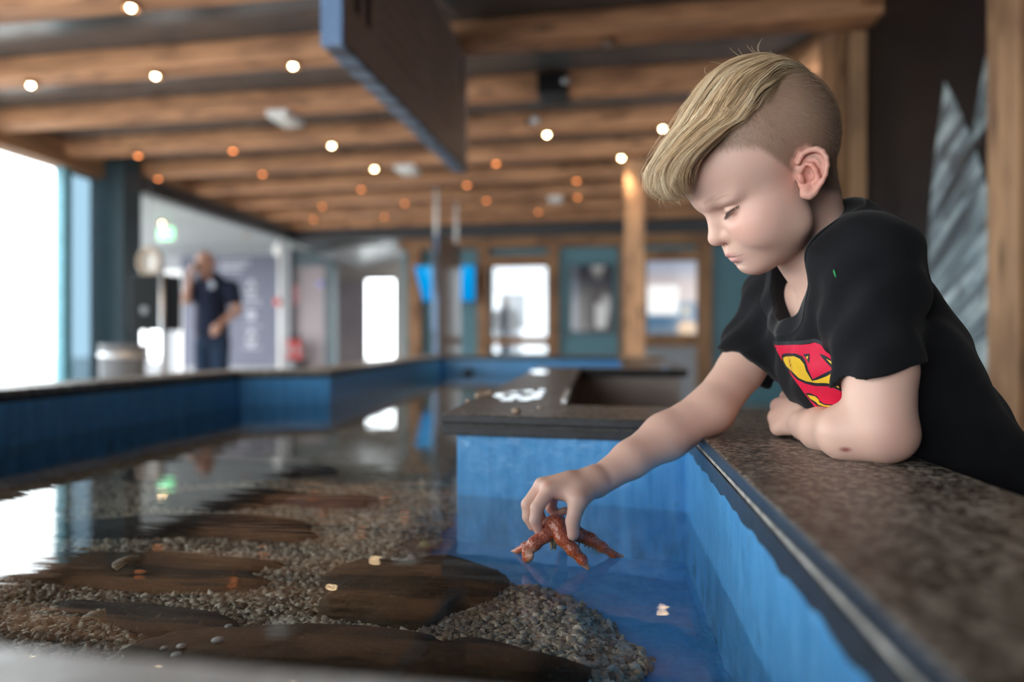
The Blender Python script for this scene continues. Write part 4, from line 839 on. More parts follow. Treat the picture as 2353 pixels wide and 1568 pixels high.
for s in (1, -1): head += [('u', .022, HE((30,39*s,-22), (26,11.5,20)))]
head += [('u', .014, HE((53,0,-55), (15.5,17,13.5))), ('u', .016, HE((22,0,-44), (40,38,26))), ('u', .012, HE((54,0,-35), (21.5,25,17)))]
for s in (1, -1):
    head += [('s', .009, HE((76,29*s,4.5), (14.5,15,8.5))), ('u', .008, HE((60,31*s,18), (9,14,5)))]
    E = (49, 26*s, 5.5)
    head += [('u', .0015, HE(E, (17.4,17.4,13))), ('u', .0012, CUT(HE((49.5,26*s,5.5), (18.5,18.5,13)), [(hl(0,0,-.3), HR@np.array([0,.2*s,-1.]))]))]
for s in (1, -1): head += chain([hl(65.5,17.5*s,11.5), hl(66.0,25*s,12.6), hl(63.6,33*s,12.8), hl(57.5,41.5*s,11.4)], [.0005,.0007,.0007,.0005], .0014, 's')
head += [('u', .007, HC((69.5,0,11), (77.6,0,-15.5), 6.6, 8.6)), ('u', .004, HE((78.3,0,-16.5), (8.8,9,8.2)))]
for s in (1, -1):
    head += [('u', .004, HE((67,10.2*s,-18.6), (10.5,6.4,7.4))), ('s', .002, HE((73.5,5.2*s,-26.6), (4.6,2.3,2.8)))]
for s in (1, -1):
    head += chain([hl(73.6,0,-37.2), hl(70.5,9*s,-38.2), hl(63.5,20*s,-40)], [.0040,.0030,.0014], .003)
    head += chain([hl(69.6,0,-45.2), hl(67.0,9*s,-44.6), hl(61.5,19*s,-41.5)], [.0046,.0036,.0015], .003)
for s in (1, -1): head += chain([hl(75.5,0,-41.2), hl(71.2,9*s,-41.4), hl(63.0,21*s,-40.6)], [.0011,.0011,.0010], .0028, 's')
head += [('s', .006, HE((76,0,-52.3), (6,14,2.2)))]
# ears -------------------------------------------------------------
def earpt(px, py, ly): return np.array(_back(px, py, ly))
def _back(px, py, ly):
    r = np.array([(px-CX)/FOC, 1, -(py-CY)/FOC]); n = HR[:,1]; s = (ly/1000+HT0@n)/(r@n); return HR.T@(r*s-HT0)*1000
def eary(px): return 63.5+13*min(1, max(0, (px-1834)/66))
helix = [(1834,374),(1843,355),(1858,346),(1876,343),(1890,349),(1899,362),(1901,381),(1897,402),(1889,419),(1880,431)]
anti = [(1853,377),(1866,379),(1874,392),(1879,408),(1877,416),(1871,419)]
lobe = [(1880,431),(1871,443),(1861,449),(1849,446),(1845,436)]
ear_pts = {n: [_back(x, y, eary(x)+o) for x, y in L] for n, L, o in (('helix', helix, 2.2), ('anti', anti, .9), ('lobe', lobe, .8))}
e1 = np.array(_back(1880,345,74))-np.array(_back(1858,448,69)); e1 /= np.linalg.norm(e1); e2 = np.array(_back(1900,385,77))-np.array(_back(1834,385,63)); e2 -= e1*(e1@e2); e2 /= np.linalg.norm(e2); e3 = np.cross(e1, e2); EM = np.stack([e1, e2, e3], 1)
ec = np.array(_back(1868,392,67.5))
for s in (1, -1):
    S = np.array([1, s, 1]); q = lambda p: hl(*(np.array(p)*S)); EMs = EM*S[:,None]
    head += [('u', .0035, ELL(q(ec), np.array((22.5,13.8,2.6))/1000, HR@EMs)), ('u', .004, HE(np.array(_back(1856,398,61))*S, (10,7,13)))]
    head += [('s', .0018, ELL(q(_back(1859,402,69.5)), np.array((10.5,6.6,6.0))/1000, HR@EMs)), ('s', .0012, ELL(q(_back(1888,378,75.5)), np.array((12.5,4.6,2.2))/1000, HR@EMs)), ('s', .0012, ELL(q(_back(1858,362,71)), np.array((4.2,8.0,3.2))/1000, HR@EMs))]
    head += chain([q(p) for p in ear_pts['helix']], [.0024,.0024,.0026,.0027,.0026,.0023,.0021,.0021,.0020,.0020], .0014)
    head += chain([q(p) for p in ear_pts['anti']], [.0016,.0019,.0022,.0021,.0021,.0020], .0022)
    head += chain([q(p) for p in ear_pts['lobe']], [.0021,.0030,.0036,.0036,.0026], .003)
    head += [('u', .0025, HE(np.array(_back(1841,410,66.5))*S, (3.0,2.6,5.0))), ('u', .003, HE(np.array(_back(1862,434,68.5))*S, (6.5,2.8,6.5)))]
# neck, torso, arms ---------------------------------------------------
NB = cp(1938, 650, .745); PV = cp(2150, 1130, .745); S_L = cp(1985, 612, .665); S_R = cp(1808, 690, .855)
ax = PV-NB; ax /= np.linalg.norm(ax); la = S_L-S_R; la -= ax*(la@ax); la /= np.linalg.norm(la); fr_ = np.cross(ax, la)
if fr_[0] > 0: fr_ = -fr_
TR = np.stack([ax, fr_, la], 1)
def tp(u, f, l): return NB+TR@np.array([u, f, l])
trunk = [(tp(.105,.004,0), (.125,.076,.098)), (tp(.215,-.004,0), (.12,.078,.094)), (tp(.30,-.008,0), (.10,.078,.098)), (cp(2245,1190,.745), (.10,.085,.105))]
skin = list(head)
skin += [('u', .014, RC(cp(1845,425,.716), cp(1873,575,.735), .0335, .0355)), ('u', .016, RC(cp(1873,575,.735), tp(.04,-.005,0), .038, .05))]
skin += [('u', .02, ELL(c, np.array(r)-.004, TR)) for c, r in trunk[:2]] + [('u', .02, RC(tp(.03,-.01,0), S_L, .04, .038)), ('u', .02, RC(tp(.03,-.01,0), S_R, .04, .038))]
EL = cp(2021,985,.624); WL = cp(1852,977,.738); ER = cp(1632, 943, .806); WR = cp(1381, 1102, .748)
skin += [('u', .012, RC(S_L, cp(2020,850,.632), .038, .0318)), ('u', .006, RC(cp(2020,850,.632), EL, .0318, .0298)), ('u', .010, RC(EL, cp(1945,994,.642), .0288, .0245)), ('u', .012, RC(cp(1945,994,.642), cp(1888,987,.702), .0245, .0205)), ('u', .012, RC(cp(1888,987,.702), WL, .0205, .0180)), ('u', .010, ELL(cp(2046,1003,.622), (.021,.022,.020)))]
skin += [('u', .012, RC(S_R, cp(1702,850,.835), .036, .0272)), ('u', .008, RC(cp(1702,850,.835), ER, .0272, .0262)), ('u', .012, RC(ER, cp(1530,1004,.788), .0262, .0262)), ('u', .010, RC(cp(1530,1004,.788), cp(1450,1056,.765), .0262, .0200)), ('u', .010, RC(cp(1450,1056,.765), WR, .0200, .0165))]
# left fist ---------------------------------------------------------
kn = [(1812,914,.812,.0100), (1792,935,.797,.0105), (1785,960,.785,.0100), (1788,984,.776,.0085)]
for x, y, d, r in kn:
    K = cp(x, y, d); skin += [('u', .010, RC(cp(1848, 962+(y-950)*.38, .752), K, .0112, r))]
for i, (x, y, d, r) in enumerate(kn):
    K = cp(x, y, d); p1 = K+np.array([.012,.024,-.004]); p2 = p1+np.array([.022,-.004,-.003]); skin += chain([K, p1, p2], [r*.92, r*.85, r*.75], .0025)
skin += chain([cp(1846,930,.785), cp(1828,912,.812), cp(1822,918,.838)], [.0105,.0088,.0075], .004)
# right hand on the starfish ------------------------------------------
MC = [(1262,1124,.722,.0088), (1246,1116,.736,.0088), (1252,1121,.751,.0082), (1272,1132,.764,.0074)]
for i, (x, y, d, r) in enumerate(MC): skin += [('u', .010, RC(cp(1362, 1104+i*3, .742+.004*i), cp(x, y, d), .0125, r))]
skin += [('u', .008, RC(cp(1310,1116,.735), cp(1275,1124,.738), .014, .011))]
def finger(pts, rs, k=.0022):
    global skin; skin += chain([cp(*p) for p in pts], rs, k)
finger([(1262,1124,.722),(1234,1168,.714),(1230,1196,.713),(1238,1220,.714)], [.0082,.0069,.0061,.0048])
finger([(1246,1116,.736),(1213,1160,.731),(1214,1188,.730),(1224,1210,.731)], [.0084,.0070,.0062,.0050])
finger([(1252,1121,.751),(1234,1164,.748),(1241,1190,.744),(1252,1207,.740)], [.0078,.0064,.0058,.0048])
finger([(1272,1132,.764),(1266,1168,.766),(1280,1183,.764),(1299,1174,.760)], [.0070,.0056,.0050,.0042])
skin += [('u', .010, RC(cp(1362,1112,.738), cp(1328,1150,.712), .0135, .0104)), ('u', .004, RC(cp(1328,1150,.712), cp(1316,1199,.703), .0100, .0072)), ('u', .002, RC(cp(1316,1199,.703), cp(1317,1229,.702), .0074, .0062))]
skin += [('u', .012, RC(cp(1325,1135,.722), cp(1290,1128,.726), .008, .007))]

BODY_V, BODY_Q = polygonize(skin, .0013, 22); BODY_V = newton(skin, BODY_V, .0013)
SK = (.715, .460, .365)
spots = [(cp(1868,395,.64), (.05,.03,.05), (.64,.25,.195), .85), (hl(62,34,-14), (.03,.03,.028), (.72,.36,.29), .65), (hl(48,50,-10), (.035,.03,.04), (.68,.36,.29), .5),
 (hl(78,0,-18), (.018,.02,.016), (.74,.42,.32), .45), (hl(70,10,-22), (.012,.01,.012), (.70,.36,.26), .5),
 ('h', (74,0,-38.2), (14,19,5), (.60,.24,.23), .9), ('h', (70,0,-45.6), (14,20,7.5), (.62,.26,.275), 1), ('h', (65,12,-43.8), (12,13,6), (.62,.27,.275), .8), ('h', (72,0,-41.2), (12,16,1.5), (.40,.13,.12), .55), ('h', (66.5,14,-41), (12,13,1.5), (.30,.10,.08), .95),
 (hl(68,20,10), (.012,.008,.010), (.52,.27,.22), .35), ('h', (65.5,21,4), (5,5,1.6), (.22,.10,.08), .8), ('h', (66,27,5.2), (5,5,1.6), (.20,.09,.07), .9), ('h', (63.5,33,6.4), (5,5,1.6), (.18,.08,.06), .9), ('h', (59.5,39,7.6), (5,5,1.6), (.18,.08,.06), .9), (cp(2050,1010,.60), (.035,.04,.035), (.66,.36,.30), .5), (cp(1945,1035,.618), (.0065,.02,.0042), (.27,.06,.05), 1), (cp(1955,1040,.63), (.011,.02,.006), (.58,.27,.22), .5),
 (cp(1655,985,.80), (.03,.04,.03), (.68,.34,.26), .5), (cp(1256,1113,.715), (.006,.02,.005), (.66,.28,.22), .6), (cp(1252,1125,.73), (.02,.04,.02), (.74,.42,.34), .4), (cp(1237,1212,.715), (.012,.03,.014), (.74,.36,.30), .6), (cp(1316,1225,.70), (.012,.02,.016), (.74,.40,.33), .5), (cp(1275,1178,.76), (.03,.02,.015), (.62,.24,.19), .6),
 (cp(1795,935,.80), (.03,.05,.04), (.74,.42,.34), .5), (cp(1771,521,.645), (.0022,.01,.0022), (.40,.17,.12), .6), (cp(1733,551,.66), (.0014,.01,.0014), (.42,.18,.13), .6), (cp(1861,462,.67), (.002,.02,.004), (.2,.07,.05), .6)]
BC = paint(BODY_V, SK, spots); LH = tohl(BODY_V)
def smooth01(a, b, x): t = np.clip((x-a)/(b-a), 0, 1); return t*t*(3-2*t)
HLX, HLZ = [-95,-57,-25,-10,0,8,14,30,62,90], [-46,-40,-18,4,10,14,24,50,66,73]
def hairw(Lc): return smooth01(-5, 7, Lc[:,2]-np.interp(Lc[:,0], HLX, HLZ))*(np.linalg.norm(Lc-np.array([0,0,45]), axis=1) < 100)
def eard(L):
    d = np.full(len(L), 99.)
    for p in ear_pts['helix']+ear_pts['anti']+ear_pts['lobe']: d = np.minimum(d, np.linalg.norm(L-np.array(p), axis=1))
    return d
near_ear = eard(LH)
ear_mask = smooth01(5, 9, near_ear); hw = hairw(LH)*ear_mask
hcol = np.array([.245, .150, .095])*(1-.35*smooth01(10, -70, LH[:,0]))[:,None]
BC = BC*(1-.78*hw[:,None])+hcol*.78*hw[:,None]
boy = thing('person', 'blond boy in a black T-shirt leaning over the tank rim and holding a starfish', 'person', w3(.52, .68, -CAMZ))
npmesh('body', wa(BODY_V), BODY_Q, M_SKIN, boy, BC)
# ---------------------------------------------------------------- T-shirt
def folds(P):
    q = (P-NB)@TR; u, f, l = q[:,0], q[:,1], q[:,2]
    a = np.sin(l*150+u*40+3*np.sin(u*22))*np.sin(u*17+1); b = np.sin((u*.8+f*1.1)*120+2.5*np.sin(l*30)); c = np.sin((u-l*.7)*85+f*60)
    return (-.0023*a-.0016*b*smooth01(.02, .12, u)-.0020*c, )[0]
NH = (cp(1892,604,.69)+cp(1768,707,.755)+cp(1950,474,.75)+cp(1799,600,.81))/4; NN = np.array([-.797, 0, .604]); NU = cp(1950,474,.75)-cp(1768,707,.755); NR1, NR2 = np.linalg.norm(NU)/2, .059
HEML_c = cp(2030, 852, .632); HEML_n = np.array([.28, -.14, -1.]); SLa = cp(1995,630,.662)
HEMR_c = cp(1716, 843, .838); HEMR_n = HEMR_c-S_R
TORSO = [('u', .03, ELL(c, np.array(r)+.007, TR)) for c, r in trunk] + [('u', .03, RC(tp(.02,-.012,0), S_L, .048, .044)), ('u', .03, RC(tp(.02,-.012,0), S_R, .048, .044)), ('u', .03, RC(cp(1952,550,.74), S_L, .035, .042)), ('u', .03, RC(cp(1952,550,.74), S_R, .035, .042)), ('u', .035, ELL(cp(1885,795,.752), (.040,.085,.060))), ('u', .03, ELL(cp(1948,885,.742), (.038,.080,.055)))]
shirt = TORSO + [('u', .022, CUT(RC(SLa, cp(2018,885,.628), .0455, .0378), [(HEML_c, HEML_n)])), ('u', .02, CUT(RC(S_R, HEMR_c+HEMR_n*.25, .046, .0405), [(HEMR_c, HEMR_n)])), ('d', 0, (folds, None, None))]
shirt0 = list(shirt)
shirt += [('s', .001, RC(cp(2022,846,.634), cp(2024,905,.628), .0335, .0345)), ('s', .001, RC(S_R+HEMR_n*.93, HEMR_c+HEMR_n*.3, .0335, .036))]
shirt += [('s', .003, CYL(NH, NN, NU, NR1, NR2, -.050, .12))]
for i in range(24):                                   # ribbed collar edge
    a0, a1 = 2*math.pi*i/24, 2*math.pi*(i+1)/24; nu = NU/np.linalg.norm(NU); nv = np.cross(NN, nu)
    rim = lambda a: NH+nu*NR1*math.cos(a)+nv*NR2*math.sin(a)
TS_V, TS_Q = polygonize(shirt, .0022); TS_V = newton(shirt, TS_V, .0022)
ts = npmesh('shirt', wa(TS_V), TS_Q, M_SHIRT, boy)
# collar band and hems, following the cloth
nu = NU/np.linalg.norm(NU); nv = np.cross(NN, nu)/np.linalg.norm(np.cross(NN, nu)); V = []; Fq = []
TB = TORSO + [('u', .022, RC(SLa, cp(2018,885,.628), .0455, .0378)), ('u', .02, RC(S_R, HEMR_c, .046, .0405)), ('d', 0, (folds, None, None))]
NA_, rows = 96, [(1.0,-.004),(1.0,.0006),(1.012,.0022),(1.03,.0026),(1.10,.0024),(1.17,.0022),(1.19,.0016),(1.205,.0018),(1.22,.0014),(1.235,-.001)]
P0 = []; hh = []
for k, (sc, off) in enumerate(rows):
    for i in range(NA_): a = 2*math.pi*i/NA_; P0.append(NH+nu*NR1*sc*math.cos(a)+nv*NR2*sc*math.sin(a)+NN*.10); hh.append(off)
P1 = snap(shirt0, P0, np.tile(-NN/np.linalg.norm(NN), (len(P0), 1)), .22)+NN*np.array(hh)[:,None]
for k in range(len(rows)-1):
    for i in range(NA_): Fq.append((k*NA_+i, k*NA_+(i+1) % NA_, (k+1)*NA_+(i+1) % NA_, (k+1)*NA_+i))
npmesh('collar', wa(P1), np.array(Fq), cloth('ribbed_black_cotton', (.0095,.0098,.012,1), 900), ts)
# chest print
def onshirt(pts, lift):
    P = np.array(pts, float); D = np.stack([(P[:,0]-CX)/FOC, np.ones(len(P)), -(P[:,1]-CY)/FOC], 1); D /= np.linalg.norm(D, axis=1)[:,None]
    return snap(CHEST, D*.55, D, .45, shirt0)-D*lift
CHEST = TORSO + [('d', 0, (folds, None, None))]
def cpx(x, y): return (1750+x/3.918, 560+y/3.918)
def polyprint(name, poly, mat, lift, step=2.0):
    import mathutils.geometry as mg
    P = [Vector(cpx(*p)) for p in poly]; Q = []
    for i in range(len(P)):
        n = max(1, int((P[(i+1) % len(P)]-P[i]).length/step)); Q += [P[i].lerp(P[(i+1) % len(P)], j/n) for j in range(n)]
    xs = [p.x for p in Q]; ys = [p.y for p in Q]; k = len(Q); pts = list(Q); arr = np.array([[p.x, p.y] for p in Q])
    gx, gy = np.meshgrid(np.arange(min(xs), max(xs), step), np.arange(min(ys), max(ys), step)); gp = np.stack([gx.ravel(), gy.ravel()], 1)
    d = pdist(gp, [tuple(p) for p in arr]); pts += [Vector(p) for p in gp[d < -step*.55]]
    vo, _, fo, *_ = mg.delaunay_2d_cdt(pts, [(i, (i+1) % k) for i in range(k)], [list(range(k))], 2, 1e-5)
    V = onshirt([(v.x, v.y) for v in vo], lift); tri = np.array([f for f in fo if len(f) == 3]); sl = RC(SLa, cp(2018,885,.628), .0455, .0378)[0](V) < .0012; tri = tri[~sl[tri].any(1)]; npmesh(name, wa(V), tri, mat, ts, None, True)
def stroke(pts, w):
    P = [Vector(p) for p in pts]; Lf, Rt = [], []
    for i, p in enumerate(P):
        d = ((P[i+1]-p).normalized() if i < len(P)-1 else Vector((0,0)))+((p-P[i-1]).normalized() if i else Vector((0,0))); d.normalize(); m = Vector((-d.y, d.x))*w/2; Lf.append(p+m); Rt.append(p-m)
    return Lf+Rt[::-1]
polyprint('print_red_shield', [(112,912),(230,905),(350,912),(430,905),(475,890),(560,915),(660,928),(700,935),(790,950),(860,1000),(860,1480),(770,1530),(640,1545),(520,1530),(480,1475),(390,1355),(280,1205),(180,1045),(140,970)], M_ERED, .0012)
polyprint('print_top_border', stroke([(104,900),(230,897),(350,893),(430,882),(475,872),(560,903),(660,925)], 34), M_EBLK, .0016)
polyprint('print_letter_edge', [(178,1012),(192,994),(235,988),(310,990),(365,1014),(398,1062),(418,1135),(458,1222),(655,1130),(585,1050),(525,996),(600,1000),(690,1025),(730,1060),(800,1100),(820,1330),(750,1322),(610,1285),(490,1285),(395,1262),(320,1225),(262,1165),(215,1115),(188,1060)], M_EBLK, .0016)
polyprint('print_letter_yellow', [(195,1030),(215,1018),(290,1014),(345,1038),(382,1085),(402,1150),(455,1238),(500,1228),(600,1190),(694,1138),(650,1080),(606,1030),(690,1052),(725,1085),(790,1120),(800,1292),(752,1288),(600,1256),(490,1256),(400,1240),(335,1212),(275,1152),(225,1105),(200,1060)], M_EYEL, .0021)
polyprint('print_triangle_edge', [(374,996),(433,991),(428,1080)], M_EBLK, .0017); polyprint('print_triangle', [(398,1018),(422,1014),(412,1046)], M_EYEL, .0022)
polyprint('print_lower_edge', [(392,1346),(440,1348),(500,1376),(525,1418),(565,1444),(660,1452),(770,1440),(780,1490),(700,1520),(615,1530),(570,1482),(500,1460),(440,1412)], M_EBLK, .0016)
polyprint('print_lower_yellow', [(412,1362),(480,1376),(512,1402),(522,1432),(570,1456),(660,1460),(770,1452),(770,1480),(700,1502),(632,1518),(585,1472),(512,1452),(490,1428),(440,1398)], M_EYEL, .0021)
# loose green thread on the shoulder
g0 = [(1916,620),(1918,628),(1921,637)]; P = np.array(g0, float); D = np.stack([(P[:,0]-CX)/FOC, np.ones(3), -(P[:,1]-CY)/FOC], 1); D /= np.linalg.norm(D, axis=1)[:,None]; Q = march(TB, D*.52, D, 80)-D*.0006
MB().tube([tuple(x) for x in wa(Q)], [.0006,.0009,.0006], 8).build('green_thread', M_GREEN, ts, True)
# trousers and shoes (out of sight behind the worktop)
tr_ = [('u', .03, ELL(PV+np.array([.01,.01,-.04]), (.10,.115,.10)))]
for s, yy in ((-1,.665),(1,.815)): tr_ += [('u', .03, RC((.52,yy,-.24), (.555,yy,-.56), .075, .055)), ('u', .02, RC((.555,yy,-.56), (.565,yy,-.86), .055, .045))]
tv_, tq_ = polygonize(tr_, .009); npmesh('trousers', wa(tv_), tq_, M_JEAN, boy)
for yy in (.665, .815):
    v1, q1 = polygonize([('u', .02, RC((.57,yy,-.885), (.44,yy,-.893), .034, .026)), ('i', 0, (lambda P: -.919-P[:,2], None, None))], .006); npmesh('shoe', wa(v1), q1, M_GREYC, boy)
# ---------------------------------------------------------------- hair
PH = np.radians([-6,-2.5,4.8,14.9,22.7,39.3,58.2,78.3,96.5,120,137.8,159.4,180]); RO = np.array([103,111,118,116,106,90,86,88.5,88.5,89.5,87.5,86,84.])
RI = np.array([98,97,92,87,84.5,82.5,77,73.5,72,77,82,83.5,83.])
def hairpt(phi, al, lam):
    ro, ri = np.interp(phi, PH, RO), np.interp(phi, PH, RI); r = ri+(ro-ri)*lam; yw = np.interp(phi, np.radians([-6,20,60,180]), [62,66,67,67])+(ro-ri)*lam*.8
    ca = np.cos(al); return np.stack([r*ca*np.cos(phi)-1, yw*np.sin(al), r*ca*np.sin(phi)+48+2*(1-ca)], -1)
def strands(paths, r0, r1, cols, ns=3):                # paths N x K x 3 in mm (head frame)
    N, K = paths.shape[:2]; T = np.gradient(paths, axis=1); T /= np.linalg.norm(T, axis=2, keepdims=True)+1e-9
    ref = paths-np.array([0,0,45]); A = ref-T*(ref*T).sum(2, keepdims=True); A /= np.linalg.norm(A, axis=2, keepdims=True)+1e-9; Bv = np.cross(T, A)
    rr = (r0+(r1-r0)*np.linspace(0, 1, K)**1.5)[None,:,None]*np.ones((N,1,1)); V = np.stack([paths+(A*math.cos(a)+Bv*math.sin(a))*rr for a in np.arange(ns)*2*math.pi/ns], 2)
    idx = np.arange(N*K*ns).reshape(N, K, ns); Fq = np.stack([np.stack([idx[:,:-1,j], idx[:,:-1,(j+1) % ns], idx[:,1:,(j+1) % ns], idx[:,1:,j]], -1) for j in range(ns)], 2).reshape(-1, 4)
    return V.reshape(-1, 3), Fq, np.repeat(cols.reshape(N*K, 3) if cols.shape[1] == K else np.repeat(cols, K, 1).reshape(N*K, 3), ns, 0)
def hwd(L): return wa(HT0+(L/1000)@HR.T)
def longhair(NC, per):
    r = RNG; out = []; cl = []
    PHb = np.radians([-6,10,25,45,70,100,130,160]); ALb = np.radians([24,34,48,60,60,54,40,16])
    phi0 = np.radians(r.uniform(10, 150, NC)); ab = np.interp(phi0, PHb, ALb); v = r.random(NC); al0 = -1.05+(ab+1.05)*v**.8
    lay = r.uniform(.15, 1.08, NC); ln = np.radians(r.uniform(62, 100, NC)); pe = np.maximum(phi0-ln, np.radians(r.uniform(-8, 15, NC))); K = 16; t = np.linspace(0, 1, K)
    wv = r.uniform(0, 6.28, NC); da = r.uniform(-.08, .10, NC)
    for c in range(NC):
        d = r.normal(size=(per, 4)); d[0] = 0
        base = np.array([(.78,.58,.36),(.66,.46,.27),(.88,.72,.50),(.42,.28,.15)])[r.choice(4, p=[.36,.22,.27,.15])]
        for k in range(per):
            ph = phi0[c]+.05*d[k,0]*(1-t)+.02*d[k,0]*t-(phi0[c]-pe[c])*t; abt = np.interp(ph, PHb, ALb)
            f = (al0[c]+1.05)/(ab[c]+1.05); al = -1.05+(abt+1.05)*min(1.02, f)+da[c]*t+.030*d[k,1]*(1-.72*t)+.02*np.sin(6*t+wv[c])
            lm = lay[c]*(1-np.exp(-t*7))+.05*d[k,2]*t+.06*np.sin(5*t+wv[c])*t+(.10*d[k,3]*t**4)
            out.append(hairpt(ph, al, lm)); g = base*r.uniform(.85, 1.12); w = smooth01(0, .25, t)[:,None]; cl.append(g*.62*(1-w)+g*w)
    return np.array(out), np.array(cl)
hp, hc = longhair(620, 14); _h2, _c2 = longhair(200, 1); _rc = np.linalg.norm(_h2-np.array([0,0,45]), axis=2, keepdims=True); _w = np.linspace(0, 1, 16)[None,:,None]**1.6; _h2 = _h2+(_h2-np.array([0,0,45]))/_rc*RNG.uniform(1, 9, (200,1,1))*_w+RNG.normal(size=(200,1,3))*4*_w; hp = np.concatenate([hp, _h2]); hc = np.concatenate([hc, _c2])
st_p = []; 
for (a, b) in (((1745,122),(1752,88)),((1742,124),(1728,104)),((1738,126),(1716,103)),((1744,123),(1747,96)),((1704,132),(1676,108)),((1712,131),(1697,110)),((1790,130),(1768,116)),((1800,134),(1775,124)),((1660,148),(1630,142)),((1500,395),(1470,400)),((1520,455),(1518,478)),((1545,440),(1541,462)),((1622,170),(1626,150)),((1590,235),(1570,250)),((1560,300),(1540,318)),((1515,345),(1496,332))):
    p, q = np.array(_back(*a, 0)), np.array(_back(*b, 0)); m = (p+q)/2+np.array([3, RNG.uniform(-2,2), 3]); t = np.linspace(0, 1, 16)[:,None]; st_p.append((1-t)**2*p+2*t*(1-t)*m+t*t*q)
hp = np.concatenate([hp, np.array(st_p)]); hc = np.concatenate([hc, np.full((len(st_p), 16, 3), .0)+np.array([.62,.48,.32])])
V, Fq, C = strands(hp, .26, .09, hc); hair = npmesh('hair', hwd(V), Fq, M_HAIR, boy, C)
# clipped sides
tri_c = BODY_V[BODY_Q].mean(1); LC = tohl(tri_c); w = hairw(LC)*(eard(LC) > 6)
kk = np.flatnonzero(RNG.random(len(LC)) < w*.26)
nrm = np.cross(BODY_V[BODY_Q[kk,1]]-BODY_V[BODY_Q[kk,0]], BODY_V[BODY_Q[kk,2]]-BODY_V[BODY_Q[kk,0]]); nrm = (nrm/np.linalg.norm(nrm, axis=1)[:,None])@HR; root = LC[kk]+RNG.normal(size=(len(kk),3))*.5
if ((root-np.array([0,0,45]))*nrm).sum(1).mean() < 0: nrm = -nrm
dn = np.array([-.25, 0, -1.])+np.stack([np.where(root[:,0] > 5, .35, -.3), np.zeros(len(kk)), np.zeros(len(kk))], 1)+RNG.normal(size=(len(kk),3))*.22
dn -= nrm*(dn*nrm).sum(1)[:,None]; dn /= np.linalg.norm(dn, axis=1)[:,None]; ln = np.clip(3.0+(root[:,2]-20)*.05, 2.2, 7.5)[:,None]*RNG.uniform(.7, 1.2, (len(kk),1))
t = np.array([0, .35, .7, 1])[None,:,None]; pth = root[:,None,:]+nrm[:,None,:]*(ln[:,None,:]*.42*np.sqrt(t))+dn[:,None,:]*ln[:,None,:]*t
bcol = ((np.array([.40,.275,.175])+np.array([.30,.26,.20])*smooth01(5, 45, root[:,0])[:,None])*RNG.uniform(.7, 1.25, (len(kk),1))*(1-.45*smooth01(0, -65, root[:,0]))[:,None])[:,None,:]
V, Fq, C = strands(pth, .10, .04, np.repeat(bcol, 4, 1)); npmesh('clipped_hair', hwd(V), Fq, M_HAIR, boy, C)
# lashes and brows
lp = []
for s in (1, -1):
    for i in range(64):
        u = i/63+RNG.normal()*.008; yy = 18.5+23*u; y0 = (yy-26)/18.5; xx = 49.5+18.4*math.sqrt(max(.05, 1-y0*y0)); zz = -.2+.2*yy; xx -= .6
        p = np.array([xx, yy, zz]); L = 8.5*(.55+.6*math.sin(math.pi*min(1, u*.9+.1))); o = np.array([.42, (u-.35)*.55, -.85])+RNG.normal(size=3)*.10; o /= np.linalg.norm(o); tt = np.linspace(0, 1, 6)[:,None]
        P = p+o*L*tt+np.array([.25,0,.8])*L*.35*tt**2; P[:,1] *= s; lp.append(P)
lp = np.array(lp); V, Fq, C = strands(lp, .14, .04, np.full((len(lp), 6, 3), 0)+np.array([.085,.05,.035])); npmesh('eyelashes', hwd(V), Fq, M_HAIR, boy, C)
bp_ = []
for s in (1, -1):
    for i in range(170):
        u = RNG.random(); y = 15+31*u; x0 = 78.5-4*u-17*u*u; z0 = 21.5+3.0*math.sin(u*2.6)-1.5*u+RNG.normal()*1.8; p = np.array([x0, y, z0]); o = np.array([-.30-.5*u, .9, .30-.5*u]); o /= np.linalg.norm(o); tt = np.linspace(0, 1, 4)[:,None]; P = p+o*RNG.uniform(3, 5)*tt; bp_.append(P*np.array([1, s, 1]))
bp_ = np.array(bp_); sh = bp_.shape; flat = HT0+(bp_.reshape(-1,3)/1000)@HR.T; D = np.tile(-F_ax, (len(flat), 1)); flat = march(head, flat+F_ax*.012, D, 40)+F_ax*.0003; bp_ = tohl(flat).reshape(sh)
V, Fq, C = strands(bp_, .055, .025, np.full((len(bp_), 4, 3), 0)+np.array([.74,.54,.42])); npmesh('eyebrows', hwd(V), Fq, M_HAIR, boy, C)
# water drops on the forearm
for x, y, d in ((1500,1020,.74),(1475,1045,.73),(1520,1000,.745),(1560,985,.75),(1470,1060,.73),(1545,1012,.75),(1590,985,.755),(1350,1098,.70),(1600,960,.76),(1530,975,.76),(1455,1022,.73),(1575,1020,.76)):
    r = np.array([[(x-CX)/FOC, 1, -(y-CY)/FOC]]); r /= np.linalg.norm(r); q = march(skin, r*.6, r, 60)[0]; MB().lathe(tuple(wa([q])[0]), [(.0002,-.0007),(.0008,-.0003),(.0008,.0003),(.0002,.0007)], 8).build('water_drop', M_DROP, boy, True)
